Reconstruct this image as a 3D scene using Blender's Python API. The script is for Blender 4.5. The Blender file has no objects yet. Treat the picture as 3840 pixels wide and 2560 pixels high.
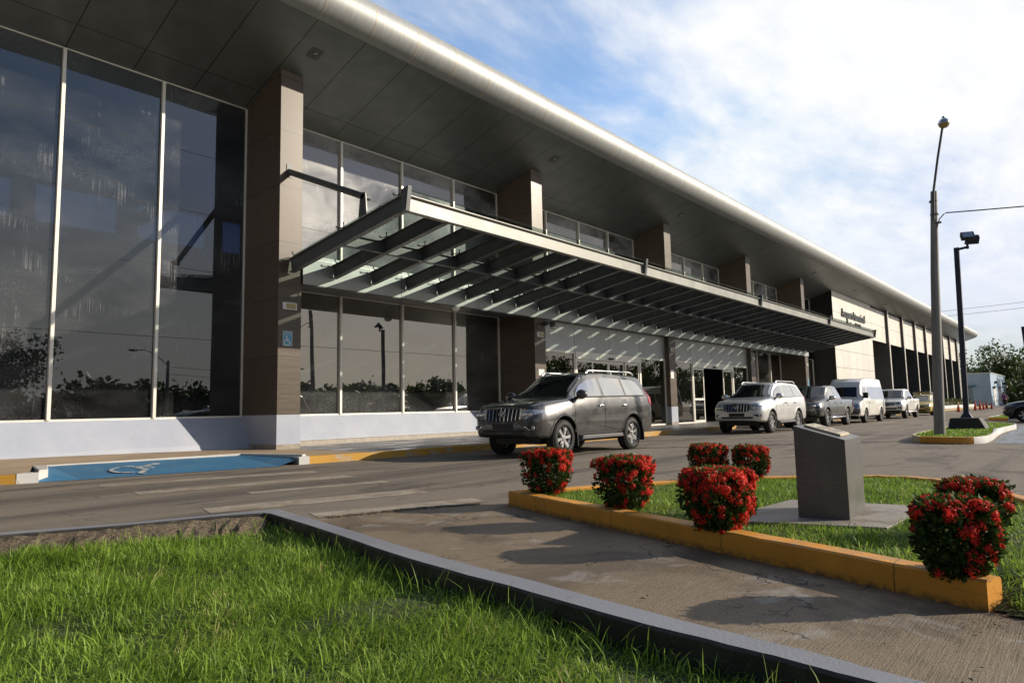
import bpy, bmesh, math, random
import numpy as np
from mathutils import Matrix, Vector
C = bpy.context.scene
COL = C.collection
R = math.radians
PI = math.pi

# ------------------------------------------------------------------ camera
def cam_matrix(yaw, pitch, roll, loc):
    cy, sy, cp, sp = math.cos(yaw), math.sin(yaw), math.cos(pitch), math.sin(pitch)
    f = Vector((sy*cp, cy*cp, sp)); r = Vector((cy, -sy, 0)); u = r.cross(f)
    cr, sr = math.cos(roll), math.sin(roll)
    r2 = cr*r + sr*u; u2 = -sr*r + cr*u
    m = Matrix((( r2.x, u2.x, -f.x, loc[0]), (r2.y, u2.y, -f.y, loc[1]), (r2.z, u2.z, -f.z, loc[2]), (0, 0, 0, 1)))
    return m
cd = bpy.data.cameras.new("camera")
cd.lens = 24.0; cd.sensor_width = 36.0; cd.sensor_fit = 'HORIZONTAL'
cd.clip_start = 0.05; cd.clip_end = 6000
cam = bpy.data.objects.new("camera", cd); COL.objects.link(cam)
cam.matrix_world = cam_matrix(R(49.6), R(5.72), R(-1.2), (0, 0, 1.0))
C.camera = cam

# ------------------------------------------------------------------ light
SUN_EL, SUN_AZ = R(22.3), R(135)       # azimuth from +Y towards +X
SDIR = Vector((math.sin(SUN_AZ)*math.cos(SUN_EL), math.cos(SUN_AZ)*math.cos(SUN_EL), math.sin(SUN_EL)))
sl = bpy.data.lights.new("sun", 'SUN'); sl.energy = 4.1; sl.angle = R(0.5); sl.color = (1.0, 0.88, 0.71)
sun = bpy.data.objects.new("sun", sl); COL.objects.link(sun)
sun.rotation_euler = (-SDIR).to_track_quat('-Z', 'Y').to_euler(); sun.location = (30, -40, 40)

C.view_settings.view_transform = 'Standard'; C.view_settings.look = 'None'
C.view_settings.exposure = 0.40; C.view_settings.gamma = 1.0
C.view_settings.use_curve_mapping = False

W = bpy.data.worlds.new("World"); C.world = W; W.use_nodes = True
nt = W.node_tree; nt.nodes.clear(); N = nt.nodes; L = nt.links
out = N.new('ShaderNodeOutputWorld'); bg = N.new('ShaderNodeBackground')
sky = N.new('ShaderNodeTexSky'); sky.sky_type = 'NISHITA'; sky.sun_disc = False
sky.sun_elevation = SUN_EL; sky.sun_rotation = SUN_AZ; sky.air_density = 1.0; sky.dust_density = 0.6; sky.ozone_density = 2.4
tc = N.new('ShaderNodeTexCoord'); sep = N.new('ShaderNodeSeparateXYZ'); L.new(tc.outputs['Generated'], sep.inputs[0])
def wm(op, a, b=None, c=None):
    n = N.new('ShaderNodeMath'); n.operation = op
    for i, v in enumerate((a, b, c)):
        if v is None: continue
        if isinstance(v, (int, float)): n.inputs[i].default_value = v
        else: L.new(v, n.inputs[i])
    return n.outputs[0]
zc = wm('MAXIMUM', sep.outputs[2], 0.0)
den = wm('ADD', zc, 0.16)
px = wm('DIVIDE', sep.outputs[0], den); py = wm('DIVIDE', sep.outputs[1], den)
cmb = N.new('ShaderNodeCombineXYZ'); L.new(px, cmb.inputs[0]); L.new(py, cmb.inputs[1])
mp = N.new('ShaderNodeMapping'); L.new(cmb.outputs[0], mp.inputs[0])
mp.inputs['Rotation'].default_value = (0, 0, R(28)); mp.inputs['Scale'].default_value = (0.75, 1.35, 1); mp.inputs['Location'].default_value = (0.35, 1.1, 0)
n1 = N.new('ShaderNodeTexNoise'); n1.inputs['Scale'].default_value = 1.5; n1.inputs['Detail'].default_value = 7; n1.inputs['Roughness'].default_value = 0.56; n1.inputs['Distortion'].default_value = 0.35
L.new(mp.outputs[0], n1.inputs['Vector'])
n2 = N.new('ShaderNodeTexNoise'); n2.inputs['Scale'].default_value = 6.5; n2.inputs['Detail'].default_value = 5; n2.inputs['Roughness'].default_value = 0.6
L.new(mp.outputs[0], n2.inputs['Vector'])
den_n = wm('ADD', n1.outputs[0], wm('MULTIPLY', wm('SUBTRACT', n2.outputs[0], 0.5), 0.22))
# a clear patch of sky high above the building, thicker cloud to the right and low down
clr = Vector((0.62, 0.60, 0.50)).normalized()
dp = N.new('ShaderNodeVectorMath'); dp.operation = 'DOT_PRODUCT'; L.new(tc.outputs['Generated'], dp.inputs[0]); dp.inputs[1].default_value = clr
bl = wm('SMOOTH_MIN', wm('MAXIMUM', wm('MULTIPLY', wm('SUBTRACT', dp.outputs['Value'], 0.86), 2.6), 0.0), 0.24, 0.1)
cov = wm('ADD', wm('SUBTRACT', den_n, bl), 0.16)
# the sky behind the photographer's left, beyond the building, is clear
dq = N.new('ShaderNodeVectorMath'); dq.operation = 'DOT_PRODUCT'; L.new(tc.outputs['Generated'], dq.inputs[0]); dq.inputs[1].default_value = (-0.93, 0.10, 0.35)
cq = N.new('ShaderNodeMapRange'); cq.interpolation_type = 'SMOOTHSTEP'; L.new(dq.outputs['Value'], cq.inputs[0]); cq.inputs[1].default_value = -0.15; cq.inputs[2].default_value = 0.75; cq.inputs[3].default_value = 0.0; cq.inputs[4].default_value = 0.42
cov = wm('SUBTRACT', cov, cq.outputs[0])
# and thinner cloud high up on the far side of the car park, so the glass mirrors a darker sky above a bright low band
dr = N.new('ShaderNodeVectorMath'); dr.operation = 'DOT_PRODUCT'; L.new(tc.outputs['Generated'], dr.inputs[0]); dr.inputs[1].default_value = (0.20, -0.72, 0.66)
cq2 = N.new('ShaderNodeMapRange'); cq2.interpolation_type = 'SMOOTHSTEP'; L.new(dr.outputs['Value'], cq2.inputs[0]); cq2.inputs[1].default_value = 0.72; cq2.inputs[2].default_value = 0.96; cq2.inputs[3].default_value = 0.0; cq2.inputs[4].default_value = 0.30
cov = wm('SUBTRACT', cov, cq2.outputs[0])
# thin veil in front, over the building
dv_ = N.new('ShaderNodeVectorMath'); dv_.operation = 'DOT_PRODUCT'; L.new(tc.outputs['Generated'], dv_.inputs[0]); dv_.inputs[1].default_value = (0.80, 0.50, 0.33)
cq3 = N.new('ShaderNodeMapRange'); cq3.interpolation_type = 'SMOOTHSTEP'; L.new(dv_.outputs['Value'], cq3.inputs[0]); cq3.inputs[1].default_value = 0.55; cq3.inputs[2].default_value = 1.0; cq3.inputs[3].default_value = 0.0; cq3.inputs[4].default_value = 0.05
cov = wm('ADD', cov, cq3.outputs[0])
cr = N.new('ShaderNodeMapRange'); cr.interpolation_type = 'SMOOTHSTEP'; L.new(cov, cr.inputs[0])
cr.inputs[1].default_value = 0.30; cr.inputs[2].default_value = 0.74
# the low band near the horizon is thin pale haze-blue
hz = N.new('ShaderNodeMapRange'); hz.interpolation_type = 'SMOOTHSTEP'; L.new(zc, hz.inputs[0]); hz.inputs[1].default_value = 0.02; hz.inputs[2].default_value = 0.30; hz.inputs[3].default_value = 0.42; hz.inputs[4].default_value = 1.0
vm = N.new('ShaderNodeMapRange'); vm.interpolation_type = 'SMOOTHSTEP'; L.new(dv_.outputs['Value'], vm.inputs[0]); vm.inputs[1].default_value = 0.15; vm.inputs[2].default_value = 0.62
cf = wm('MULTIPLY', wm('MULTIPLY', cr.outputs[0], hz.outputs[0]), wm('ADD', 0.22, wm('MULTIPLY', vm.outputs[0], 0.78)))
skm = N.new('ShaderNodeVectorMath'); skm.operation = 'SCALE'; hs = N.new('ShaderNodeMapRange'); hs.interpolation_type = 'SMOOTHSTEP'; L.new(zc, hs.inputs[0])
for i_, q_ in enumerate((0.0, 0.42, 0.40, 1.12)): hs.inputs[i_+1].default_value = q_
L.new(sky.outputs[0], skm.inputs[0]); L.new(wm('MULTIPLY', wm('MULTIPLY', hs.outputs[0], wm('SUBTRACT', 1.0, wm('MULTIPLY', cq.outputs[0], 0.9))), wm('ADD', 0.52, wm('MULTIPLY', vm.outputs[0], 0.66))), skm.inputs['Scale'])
skc = N.new('ShaderNodeVectorMath'); skc.operation = 'MINIMUM'; L.new(skm.outputs[0], skc.inputs[0]); skc.inputs[1].default_value = (2.8, 3.2, 4.6)
cl = N.new('ShaderNodeMix'); cl.data_type = 'RGBA'
shade = N.new('ShaderNodeMapRange'); L.new(n2.outputs[0], shade.inputs[0]); shade.inputs[1].default_value = 0.3; shade.inputs[2].default_value = 0.7
cl.inputs[6].default_value = (4.7, 4.84, 5.05, 1); cl.inputs[7].default_value = (5.4, 5.36, 5.27, 1); L.new(shade.outputs[0], cl.inputs[0])
mx = N.new('ShaderNodeMix'); mx.data_type = 'RGBA'; L.new(cf, mx.inputs[0]); L.new(skc.outputs[0], mx.inputs[6]); L.new(cl.outputs[2], mx.inputs[7])
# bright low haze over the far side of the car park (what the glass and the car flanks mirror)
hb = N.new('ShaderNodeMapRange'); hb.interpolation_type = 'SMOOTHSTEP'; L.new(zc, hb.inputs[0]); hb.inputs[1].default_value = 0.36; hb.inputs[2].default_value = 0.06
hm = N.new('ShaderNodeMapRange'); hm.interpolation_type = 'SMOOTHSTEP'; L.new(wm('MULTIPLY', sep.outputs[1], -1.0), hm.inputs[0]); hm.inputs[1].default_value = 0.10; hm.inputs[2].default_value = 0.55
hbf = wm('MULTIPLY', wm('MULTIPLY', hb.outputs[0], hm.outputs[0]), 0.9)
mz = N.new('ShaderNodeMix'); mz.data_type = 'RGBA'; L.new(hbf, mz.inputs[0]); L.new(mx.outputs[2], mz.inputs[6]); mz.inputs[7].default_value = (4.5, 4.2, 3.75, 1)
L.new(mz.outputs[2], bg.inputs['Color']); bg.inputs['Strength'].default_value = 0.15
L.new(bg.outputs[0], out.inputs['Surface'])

# ------------------------------------------------------------------ materials
class NT:
    def __init__(s, name):
        s.m = bpy.data.materials.new(name); s.m.use_nodes = True
        s.t = s.m.node_tree; s.t.nodes.clear(); s.out = s.n('OutputMaterial')
    def n(s, k): return s.t.nodes.new('ShaderNode'+k)
    def l(s, a, b): s.t.links.new(a, b)
    def put(s, v, i):
        if isinstance(v, (int, float)): i.default_value = v
        elif isinstance(v, tuple): i.default_value = v if len(v) == len(i.default_value) else tuple(v)+(1,)
        elif v is not None: s.l(v, i)
    def math(s, op, a, b=None, clamp=False):
        n = s.n('Math'); n.operation = op; n.use_clamp = clamp; s.put(a, n.inputs[0])
        if b is not None: s.put(b, n.inputs[1])
        return n.outputs[0]
    def pos(s, scale=(1, 1, 1), obj=False):
        if obj:
            o = s.n('TexCoord').outputs['Object']
        else: o = s.n('NewGeometry').outputs['Position']
        m = s.n('Mapping'); s.l(o, m.inputs[0]); m.inputs['Scale'].default_value = scale
        return m.outputs[0]
    def xyz(s, v):
        n = s.n('SeparateXYZ'); s.l(v, n.inputs[0]); return n.outputs
    def noise(s, v, sc, det=4, ro=.55, dist=0):
        n = s.n('TexNoise'); s.l(v, n.inputs['Vector']); n.inputs['Scale'].default_value = sc; n.inputs['Detail'].default_value = det
        n.inputs['Roughness'].default_value = ro; n.inputs['Distortion'].default_value = dist; return n.outputs[0]
    def rng(s, v, a, b, c=0., d=1., smooth=True):
        n = s.n('MapRange'); n.interpolation_type = 'SMOOTHSTEP' if smooth else 'LINEAR'; s.put(v, n.inputs[0])
        for i, q in enumerate((a, b, c, d)): n.inputs[i+1].default_value = q
        return n.outputs[0]
    def mix(s, f, a, b):
        n = s.n('Mix'); n.data_type = 'RGBA'; s.put(f, n.inputs[0]); s.put(a, n.inputs[6]); s.put(b, n.inputs[7]); return n.outputs[2]
    def bump(s, h, st=.3, d=.01):
        n = s.n('Bump'); s.l(h, n.inputs['Height']); n.inputs['Strength'].default_value = st; n.inputs['Distance'].default_value = d; return n.outputs[0]
    def bsdf(s, col, rough=.5, metal=0., normal=None, **k):
        b = s.n('BsdfPrincipled'); s.put(col, b.inputs['Base Color']); s.put(rough, b.inputs['Roughness']); s.put(metal, b.inputs['Metallic'])
        if normal is not None: s.l(normal, b.inputs['Normal'])
        for q, v in k.items(): s.put(v, b.inputs[q.replace('_', ' ')])
        return b.outputs[0]
    def done(s, sh): s.l(sh, s.out.inputs['Surface']); return s.m

def pm(name, col, rough=.5, metal=0., var=.12, sc=6., bump=0., bsc=60., obj=True, **k):
    """plain paint / plastic / metal with a little unevenness of its own"""
    t = NT(name); v = t.pos(obj=obj)
    f = t.noise(v, sc, 5)
    c = t.mix(t.rng(f, .3, .7), tuple(x*(1-var) for x in col), tuple(min(1, x*(1+var)) for x in col))
    r = t.rng(f, .3, .7, max(0, rough*.85), min(1, rough*1.15), False)
    nm = t.bump(t.noise(v, bsc, 3), bump, .004) if bump else None
    return t.done(t.bsdf(c, r, metal, nm, **k))
M = {}
M['alu'] = pm('aluminium_frame', (.80, .77, .70), .42, .25, .06, 3)
M['alu_strip'] = pm('aluminium_strip', (.43, .385, .31), .5, .2, .1, 3)
M['steel'] = pm('grey_painted_steel', (.105, .115, .12), .42, .1, .15, 2.5, .15, 120)
M['steel_dark'] = pm('dark_grey_steel', (.062, .067, .07), .45, .1, .15, 2.5, .1, 120)
M['steel_pale'] = pm('pale_grey_steel', (.26, .265, .24), .45, .1, .10, 2.0, .1, 120)
M['chrome'] = pm('chrome', (.78, .78, .79), .12, 1., .04)
M['black'] = pm('black_plastic', (.012, .012, .013), .5, 0, .2, 8)
M['dark_recess'] = pm('dark_recess_glass', (.008, .008, .009), .35, 0, .2, 1, obj=False, Specular_IOR_Level=.15)
M['black_gloss'] = pm('gloss_black', (.012, .012, .013), .12, 0, .1)
M['rubber'] = pm('tyre_rubber', (.016, .016, .017), .75, 0, .2, 9, .2, 90)
M['gasket'] = pm('dark_gasket', (.015, .015, .015), .6, 0, .1)
M['rim'] = pm('alloy_rim', (.62, .62, .63), .28, .9, .06)
M['red_lamp'] = pm('red_lamp', (.42, .012, .015), .12, 0, .1, Coat_Weight=.6)
M['white_paint'] = pm('white_paint', (.78, .78, .76), .5, 0, .05)
M['lens'] = pm('clear_lens', (.42, .45, .50), .08, .5, .35, 24, Coat_Weight=1.)
M['plastic_grey'] = pm('grey_plastic', (.10, .10, .105), .55, 0, .1)

def carpaint(name, col, metal=.55, rough=.32):
    t = NT(name); v = t.pos(obj=True)
    fl = t.noise(v, 900, 1)
    c = t.mix(t.rng(fl, .35, .65), tuple(x*.88 for x in col), tuple(min(1, x*1.12) for x in col))
    dz = t.noise(v, 5, 4)
    r = t.rng(dz, .3, .7, rough*.85, rough*1.2, False)
    return t.done(t.bsdf(c, r, metal, None, Coat_Weight=1., Coat_Roughness=.05))
M['p_grey'] = carpaint('graphite_car_paint', (.072, .071, .071))
M['p_silver'] = carpaint('silver_car_paint', (.70, .70, .69), .45, .33)
M['p_white'] = carpaint('white_car_paint', (.80, .785, .73), .0, .4)
M['p_wpick'] = carpaint('pearl_white_car_paint', (.80, .78, .74), .1, .4)
M['p_yellow'] = carpaint('yellow_car_paint', (.52, .40, .035), .0, .4)
M['p_dark'] = carpaint('dark_grey_car_paint', (.055, .055, .06), .5, .3)
M['p_blue'] = carpaint('blue_grey_car_paint', (.10, .13, .2), .5, .3)

def glassmat(name, tint, f0=.10, vis=.5, dirt=0., film=.30, fs=1., gc=(1, .95, .87), sp=.6):
    """tinted architectural glass: fresnel reflection over see-through tint, with dried drips and condensation"""
    t = NT(name); v = t.pos()
    fr = t.n('Fresnel'); fr.inputs['IOR'].default_value = 1.62
    k = t.math('ADD', t.math('MULTIPLY', fr.outputs[0], fs), f0, True)
    bf = t.n('NewGeometry').outputs['Backfacing']; k = t.math('MULTIPLY', k, t.math('SUBTRACT', 1., bf))
    tr = t.n('BsdfTransparent'); t.put(tint, tr.inputs[0])
    gl = t.n('BsdfGlossy'); gl.inputs['Roughness'].default_value = .0; gl.inputs['Color'].default_value = gc+(1,)
    # slight waviness of each pane
    wv = t.bump(t.noise(t.pos((.55, .55, .45)), 1.0, 1), .06, .06); t.l(wv, gl.inputs['Normal'])
    ms = t.n('MixShader'); t.l(k, ms.inputs[0]); t.l(tr.outputs[0], ms.inputs[1]); t.l(gl.outputs[0], ms.inputs[2])
    sh = ms.outputs[0]
    if dirt:
        st = t.noise(t.pos((26, 26, .55)), 1.0, 4, .65); fine = t.noise(v, 55, 2, .6); big = t.noise(t.pos((.45, .45, .8)), 1.0, 3, .5, .6)
        drips = t.math('MULTIPLY', t.rng(st, .50, .62), t.rng(t.noise(t.pos((.8, .8, 1.1)), 1.0, 4, .6, .4), .54, .66))
        spk = t.math('MULTIPLY', t.rng(fine, .45, .70), t.rng(t.noise(t.pos((.35, .35, .9)), 1.3, 3), .44, .64))
        film = t.math('MULTIPLY', t.rng(big, .25, .75), film)
        msk = t.math('MULTIPLY', t.math('ADD', t.math('ADD', t.math('MULTIPLY', drips, .38), t.math('MULTIPLY', spk, sp)), film, True), dirt, True)
        df = t.n('BsdfPrincipled'); df.inputs['Base Color'].default_value = (.42, .43, .44, 1); df.inputs['Roughness'].default_value = .38
        m2 = t.n('MixShader'); t.l(msk, m2.inputs[0]); t.l(sh, m2.inputs[1]); t.l(df.outputs[0], m2.inputs[2]); sh = m2.outputs[0]
    return t.done(sh)
M['glass_low'] = glassmat('tinted_glass_lower', (.14, .145, .15), .20, dirt=.42, film=.22)
M['glass_up'] = glassmat('tinted_glass_upper', (.15, .20, .32), .05, dirt=.62, film=.12, gc=(.86, .93, 1.), sp=.24)
M['glass_wet'] = glassmat('misted_glass', (.20, .22, .24), .12, dirt=.95, film=.62)
M['glass_door'] = glassmat('door_glass', (.10, .10, .11), .10, dirt=.04)
M['glass_canopy'] = glassmat('canopy_glass', (.62, .68, .66), .0, dirt=.04, fs=.5)
t = NT('car_glass'); sh = t.bsdf((.010, .011, .012), .02, 0, None, IOR=1.6, Coat_Weight=.5, Coat_Roughness=.01); M['car_glass'] = t.done(sh)
t = NT('car_side_glass'); sh = t.bsdf((.62, .595, .54), .03, .9, None, Coat_Weight=.5, Coat_Roughness=.01); M['car_side'] = t.done(sh)

# ---- building surfaces
t = NT('wood_look_tile'); v = t.pos()
x, y, z = t.xyz(v)
gr = t.noise(t.pos((1.2, 1.2, 34)), 1.0, 5, .6); gr2 = t.noise(t.pos((5, 5, 160)), 1.0, 3, .6)
g = t.math('ADD', t.math('MULTIPLY', gr, .6), t.math('MULTIPLY', gr2, .4))
c = t.mix(t.rng(g, .32, .68), (.066, .049, .035), (.150, .115, .084))
cellz = t.math('FLOOR', t.math('DIVIDE', t.math('SUBTRACT', z, 1.0), 1.46)); cellx = t.math('FLOOR', t.math('DIVIDE', x, 5.1)); wn = t.n('TexWhiteNoise'); wn.noise_dimensions = '1D'; t.l(t.math('ADD', cellz, t.math('MULTIPLY', cellx, 13.7)), wn.inputs['W']); c = t.mix(t.math('MULTIPLY', wn.outputs[0], .6), c, (.062, .044, .031)); warm_ = t.rng(z, 5.0, 5.6, 0, .30); c = t.mix(warm_, c, (.150, .116, .078))
wet = t.noise(t.pos((2.2, 2.2, .9)), 1.6, 5, .6, .8); wm_ = t.rng(wet, .55, .66); c = t.mix(t.math('MULTIPLY', wm_, .45), c, (.085, .055, .042))
fz = t.math('FRACT', t.math('DIVIDE', t.math('SUBTRACT', z, 1.0), 1.46)); jn = t.math('LESS_THAN', t.math('ABSOLUTE', t.math('SUBTRACT', fz, .5)), .4945)
c = t.mix(jn, (.012, .011, .010), c)
M['tile'] = t.done(t.bsdf(c, t.rng(g, .3, .7, .30, .46, False), 0, t.bump(g, .12, .004)))
t = NT('plinth_paint'); v = t.pos()
f = t.noise(v, 1.3, 6, .6); f2 = t.noise(t.pos((7, 7, .8)), 1, 4); f3 = t.noise(v, 38, 3)
c = t.mix(t.rng(f, .3, .7), (.345, .38, .47), (.41, .44, .515)); c = t.mix(t.rng(f2, .62, .78, 0, .25), c, (.30, .30, .31))
c = t.mix(t.rng(t.noise(v, 1.9, 5, .6, 1.), .63, .76, 0, .4), c, (.26, .25, .25))
M['plinth'] = t.done(t.bsdf(c, .5, 0, t.bump(f3, .12, .004)))
M['skirting'] = pm('skirting_tile', (.30, .26, .21), .5, 0, .2, 5, .1)

def panelgrid(name, ca, cb, rough, metal, x0, dx, ylines=(), zlines=(), wid=.006, bsc=2., aniso=0.):
    t = NT(name); v = t.pos(); x, y, z = t.xyz(v)
    f = t.noise(v, bsc, 4)
    c = t.mix(t.rng(f, .3, .7), ca, cb)
    d = t.math('ABSOLUTE', t.math('SUBTRACT', t.math('FRACT', t.math('DIVIDE', t.math('SUBTRACT', x, x0), dx)), .5))
    ln = t.math('GREATER_THAN', d, .5-wid/dx)
    for q in ylines: ln = t.math('MAXIMUM', ln, t.math('LESS_THAN', t.math('ABSOLUTE', t.math('SUBTRACT', y, q)), wid*.8))
    for q in zlines: ln = t.math('MAXIMUM', ln, t.math('LESS_THAN', t.math('ABSOLUTE', t.math('SUBTRACT', z, q)), wid))
    c = t.mix(ln, c, (.010, .010, .010))
    # every panel hangs at a slightly different angle and has its own sheen
    cell = t.math('FLOOR', t.math('DIVIDE', t.math('SUBTRACT', x, x0), dx)); wn = t.n('TexWhiteNoise'); wn.noise_dimensions = '1D'; t.l(cell, wn.inputs['W'])
    r = t.math('ADD', t.math('MULTIPLY', wn.outputs[0], .06), rough)
    b = t.bsdf(c, r, t.math('MULTIPLY', t.math('SUBTRACT', 1., ln), metal), t.bump(t.noise(t.pos((.5, .9, .9)), 1., 2), .10, .05))
    return t.done(b)
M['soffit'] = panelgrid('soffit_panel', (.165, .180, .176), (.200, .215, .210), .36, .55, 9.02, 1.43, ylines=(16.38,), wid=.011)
M['clad_pale'] = panelgrid('pale_cladding', (.66, .63, .57), (.72, .69, .63), .42, .15, 57.4, 2.05, zlines=(2.4, 3.83, 5.25, 6.75, 8.3), wid=.014)
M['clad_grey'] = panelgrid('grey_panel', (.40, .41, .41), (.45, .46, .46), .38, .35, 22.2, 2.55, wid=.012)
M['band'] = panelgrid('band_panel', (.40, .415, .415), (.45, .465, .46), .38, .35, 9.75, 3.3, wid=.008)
t = NT('pipe_cladding'); v = t.pos(); x, y, z = t.xyz(v)
br = t.noise(t.pos((46, 2, 2)), 1., 3); dn = t.noise(t.pos((.9, 2.4, 2.4)), 1., 3)
c = t.mix(t.rng(br, .35, .65), (.315, .325, .325), (.385, .395, .393))
M['pipe'] = t.done(t.bsdf(c, t.rng(br, .3, .7, .50, .57, False), .35, t.bump(dn, .03, .05)))
M['interior'] = pm('interior_wall', (.20, .20, .19), .8, 0, .1, 1, obj=False)
M['interior_dark'] = pm('interior_dark', (.07, .07, .07), .7, 0, .1, 1, obj=False)
M['roof_top'] = pm('roof_sheet', (.4, .4, .4), .5, .4, .1, 1, obj=False)
M['bluewall'] = pm('blue_render', (.36, .49, .62), .8, 0, .06, .8, .1, 30, obj=False)
M['teal'] = pm('teal_paint', (.05, .20, .27), .6, 0, .1)

# ---- ground surfaces
t = NT('asphalt'); v = t.pos()
agg = t.noise(v, 150, 3, .7); mid = t.noise(v, 22, 4, .6); big = t.noise(v, .55, 5, .6); dust = t.noise(t.pos((.25, 1.0, 1)), 1.0, 4, .6)
c = t.mix(t.rng(agg, .33, .67), (.105, .091, .075), (.295, .252, .200)); c = t.mix(t.rng(big, .3, .7, .0, .55), c, (.225, .182, .140)); c = t.mix(t.rng(mid, .58, .8, 0, .35), c, (.05, .045, .04))
c = t.mix(t.rng(dust, .45, .75, 0, .35), c, (.26, .205, .15))
vo = t.n('TexVoronoi'); vo.feature = 'DISTANCE_TO_EDGE'; dv = t.n('VectorMath'); dv.operation = 'ADD'; t.l(v, dv.inputs[0])
nz = t.n('TexNoise'); nz.inputs['Scale'].default_value = 2.2; t.l(v, nz.inputs['Vector']); t.l(nz.outputs['Color'], dv.inputs[1]); t.l(dv.outputs[0], vo.inputs['Vector']); vo.inputs['Scale'].default_value = .26
ck = t.math('MULTIPLY', t.math('LESS_THAN', vo.outputs['Distance'], .0035), t.rng(big, .48, .56)); c = t.mix(ck, c, (.02, .018, .016))
lane = t.noise(t.pos((.05, .9, 1)), 1.0, 5, .65); c = t.mix(t.rng(lane, .46, .64, 0, .7), c, (.062, .054, .046)); damp = t.noise(t.pos((.5, 1.1, 1)), 1.0, 6, .62, .8); c = t.mix(t.rng(damp, .53, .66, 0, .55), c, (.045, .040, .035))
stn = t.noise(v, 1.7, 3, .5, .5); c = t.mix(t.rng(stn, .71, .78, 0, .55), c, (.03, .027, .025))
M['asphalt'] = t.done(t.bsdf(c, .82, 0, t.bump(t.math('ADD', agg, t.math('MULTIPLY', mid, .7)), .55, .012)))
t = NT('brushed_concrete'); v = t.pos()
x, y, z = t.xyz(v)
m = t.n('Mapping'); t.l(t.n('NewGeometry').outputs['Position'], m.inputs[0]); m.inputs['Rotation'].default_value = (0, 0, R(20)); m.inputs['Scale'].default_value = (3, 95, 3)
broom = t.noise(m.outputs[0], 1., 4, .7); agg = t.noise(v, 130, 3, .7); big = t.noise(v, 1.1, 6, .62); blot = t.noise(v, 2.3, 5, .6, 1.)
c = t.mix(t.rng(agg, .3, .7), (.125, .091, .059), (.290, .222, .147)); c = t.mix(t.rng(big, .35, .7, 0, .6), c, (.26, .20, .135)); c = t.mix(t.rng(t.noise(v, .9, 6, .65, .6), .47, .60, 0, .62), c, (.085, .062, .041)); c = t.mix(t.rng(blot, .56, .70, 0, .6), c, (.33, .31, .285)); c = t.mix(t.rng(broom, .52, .72, 0, .5), c, (.075, .06, .046))
vo = t.n('TexVoronoi'); vo.feature = 'DISTANCE_TO_EDGE'; dv = t.n('VectorMath'); dv.operation = 'ADD'; t.l(v, dv.inputs[0])
nz = t.n('TexNoise'); nz.inputs['Scale'].default_value = 2.6; nz.inputs['Detail'].default_value = 5; t.l(v, nz.inputs['Vector']); t.l(nz.outputs['Color'], dv.inputs[1]); t.l(dv.outputs[0], vo.inputs['Vector']); vo.inputs['Scale'].default_value = .55
ck = t.math('MULTIPLY', t.math('LESS_THAN', vo.outputs['Distance'], .0042), t.rng(t.noise(v, .8, 2), .44, .54)); c = t.mix(ck, c, (.025, .021, .018))
M['concrete'] = t.done(t.bsdf(c, .72, 0, t.bump(t.math('ADD', t.math('MULTIPLY', broom, 1.2), agg), .6, .012)))
t = NT('pavement'); v = t.pos(); x, y, z = t.xyz(v)
n = t.noise(v, 1.2, 6, .6); fn = t.noise(v, 70, 3)
sand = t.mix(t.rng(n, .3, .7), (.36, .265, .17), (.46, .35, .235)); sand = t.mix(t.rng(fn, .3, .8, 0, .35), sand, (.2, .15, .10))
gt = t.mix(t.rng(n, .3, .7), (.14, .142, .145), (.20, .20, .205))
gx = t.math('GREATER_THAN', t.math('ABSOLUTE', t.math('SUBTRACT', t.math('FRACT', t.math('DIVIDE', x, .6)), .5)), .492); gy = t.math('GREATER_THAN', t.math('ABSOLUTE', t.math('SUBTRACT', t.math('FRACT', t.math('DIVIDE', y, .6)), .5)), .492)
gt = t.mix(t.math('MAXIMUM', gx, gy), gt, (.07, .07, .07))
wetp = t.rng(t.noise(t.pos((.8, 2.0, 1)), 1., 4), .52, .62)
sel = t.rng(t.math('ADD', x, t.math('MULTIPLY', n, .6)), 9.5, 10.0)
M['pavement'] = t.done(t.bsdf(t.mix(sel, sand, gt), t.mix(sel, (.8, .8, .8), t.mix(wetp, (.45, .45, .45), (.18, .18, .18))), 0, t.bump(fn, .2, .006)))
def worn(name, paint, under, lo, hi, rough=.6, sc=3.2, dirt=(.10, .085, .07), vscale=(1, 1, 1)):
    t = NT(name); v = t.pos(vscale)
    a = t.noise(v, sc, 8, .68, .6); b = t.noise(v, 60, 3)
    u = t.mix(t.rng(b, .3, .7), tuple(q*.75 for q in under), tuple(q*1.2 for q in under))
    pq = t.mix(t.rng(t.noise(v, 1.1, 5), .3, .75), paint, tuple(q*.78 for q in paint))
    c = t.mix(t.rng(a, lo, hi), pq, u); c = t.mix(t.rng(t.noise(v, 5, 6, .65), .58, .8, 0, .5), c, dirt)
    return t.done(t.bsdf(c, rough, 0, t.bump(t.math('ADD', b, a), .25, .008)))
M['kerb_yellow'] = worn('worn_yellow_kerb', (.55, .29, .03), (.40, .33, .24), .50, .62, vscale=(.6, 1.5, 1.5))
M['kerb_pale'] = worn('bare_pale_kerb', (.44, .35, .22), (.40, .32, .22), .5, .6)
M['kerb_white'] = worn('worn_white_kerb', (.62, .62, .60), (.25, .22, .19), .60, .70)
M['planter'] = worn('orange_painted_kerb', (.62, .240, .022), (.42, .20, .05), .68, .80, sc=2.0, dirt=(.34, .17, .05))
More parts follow.
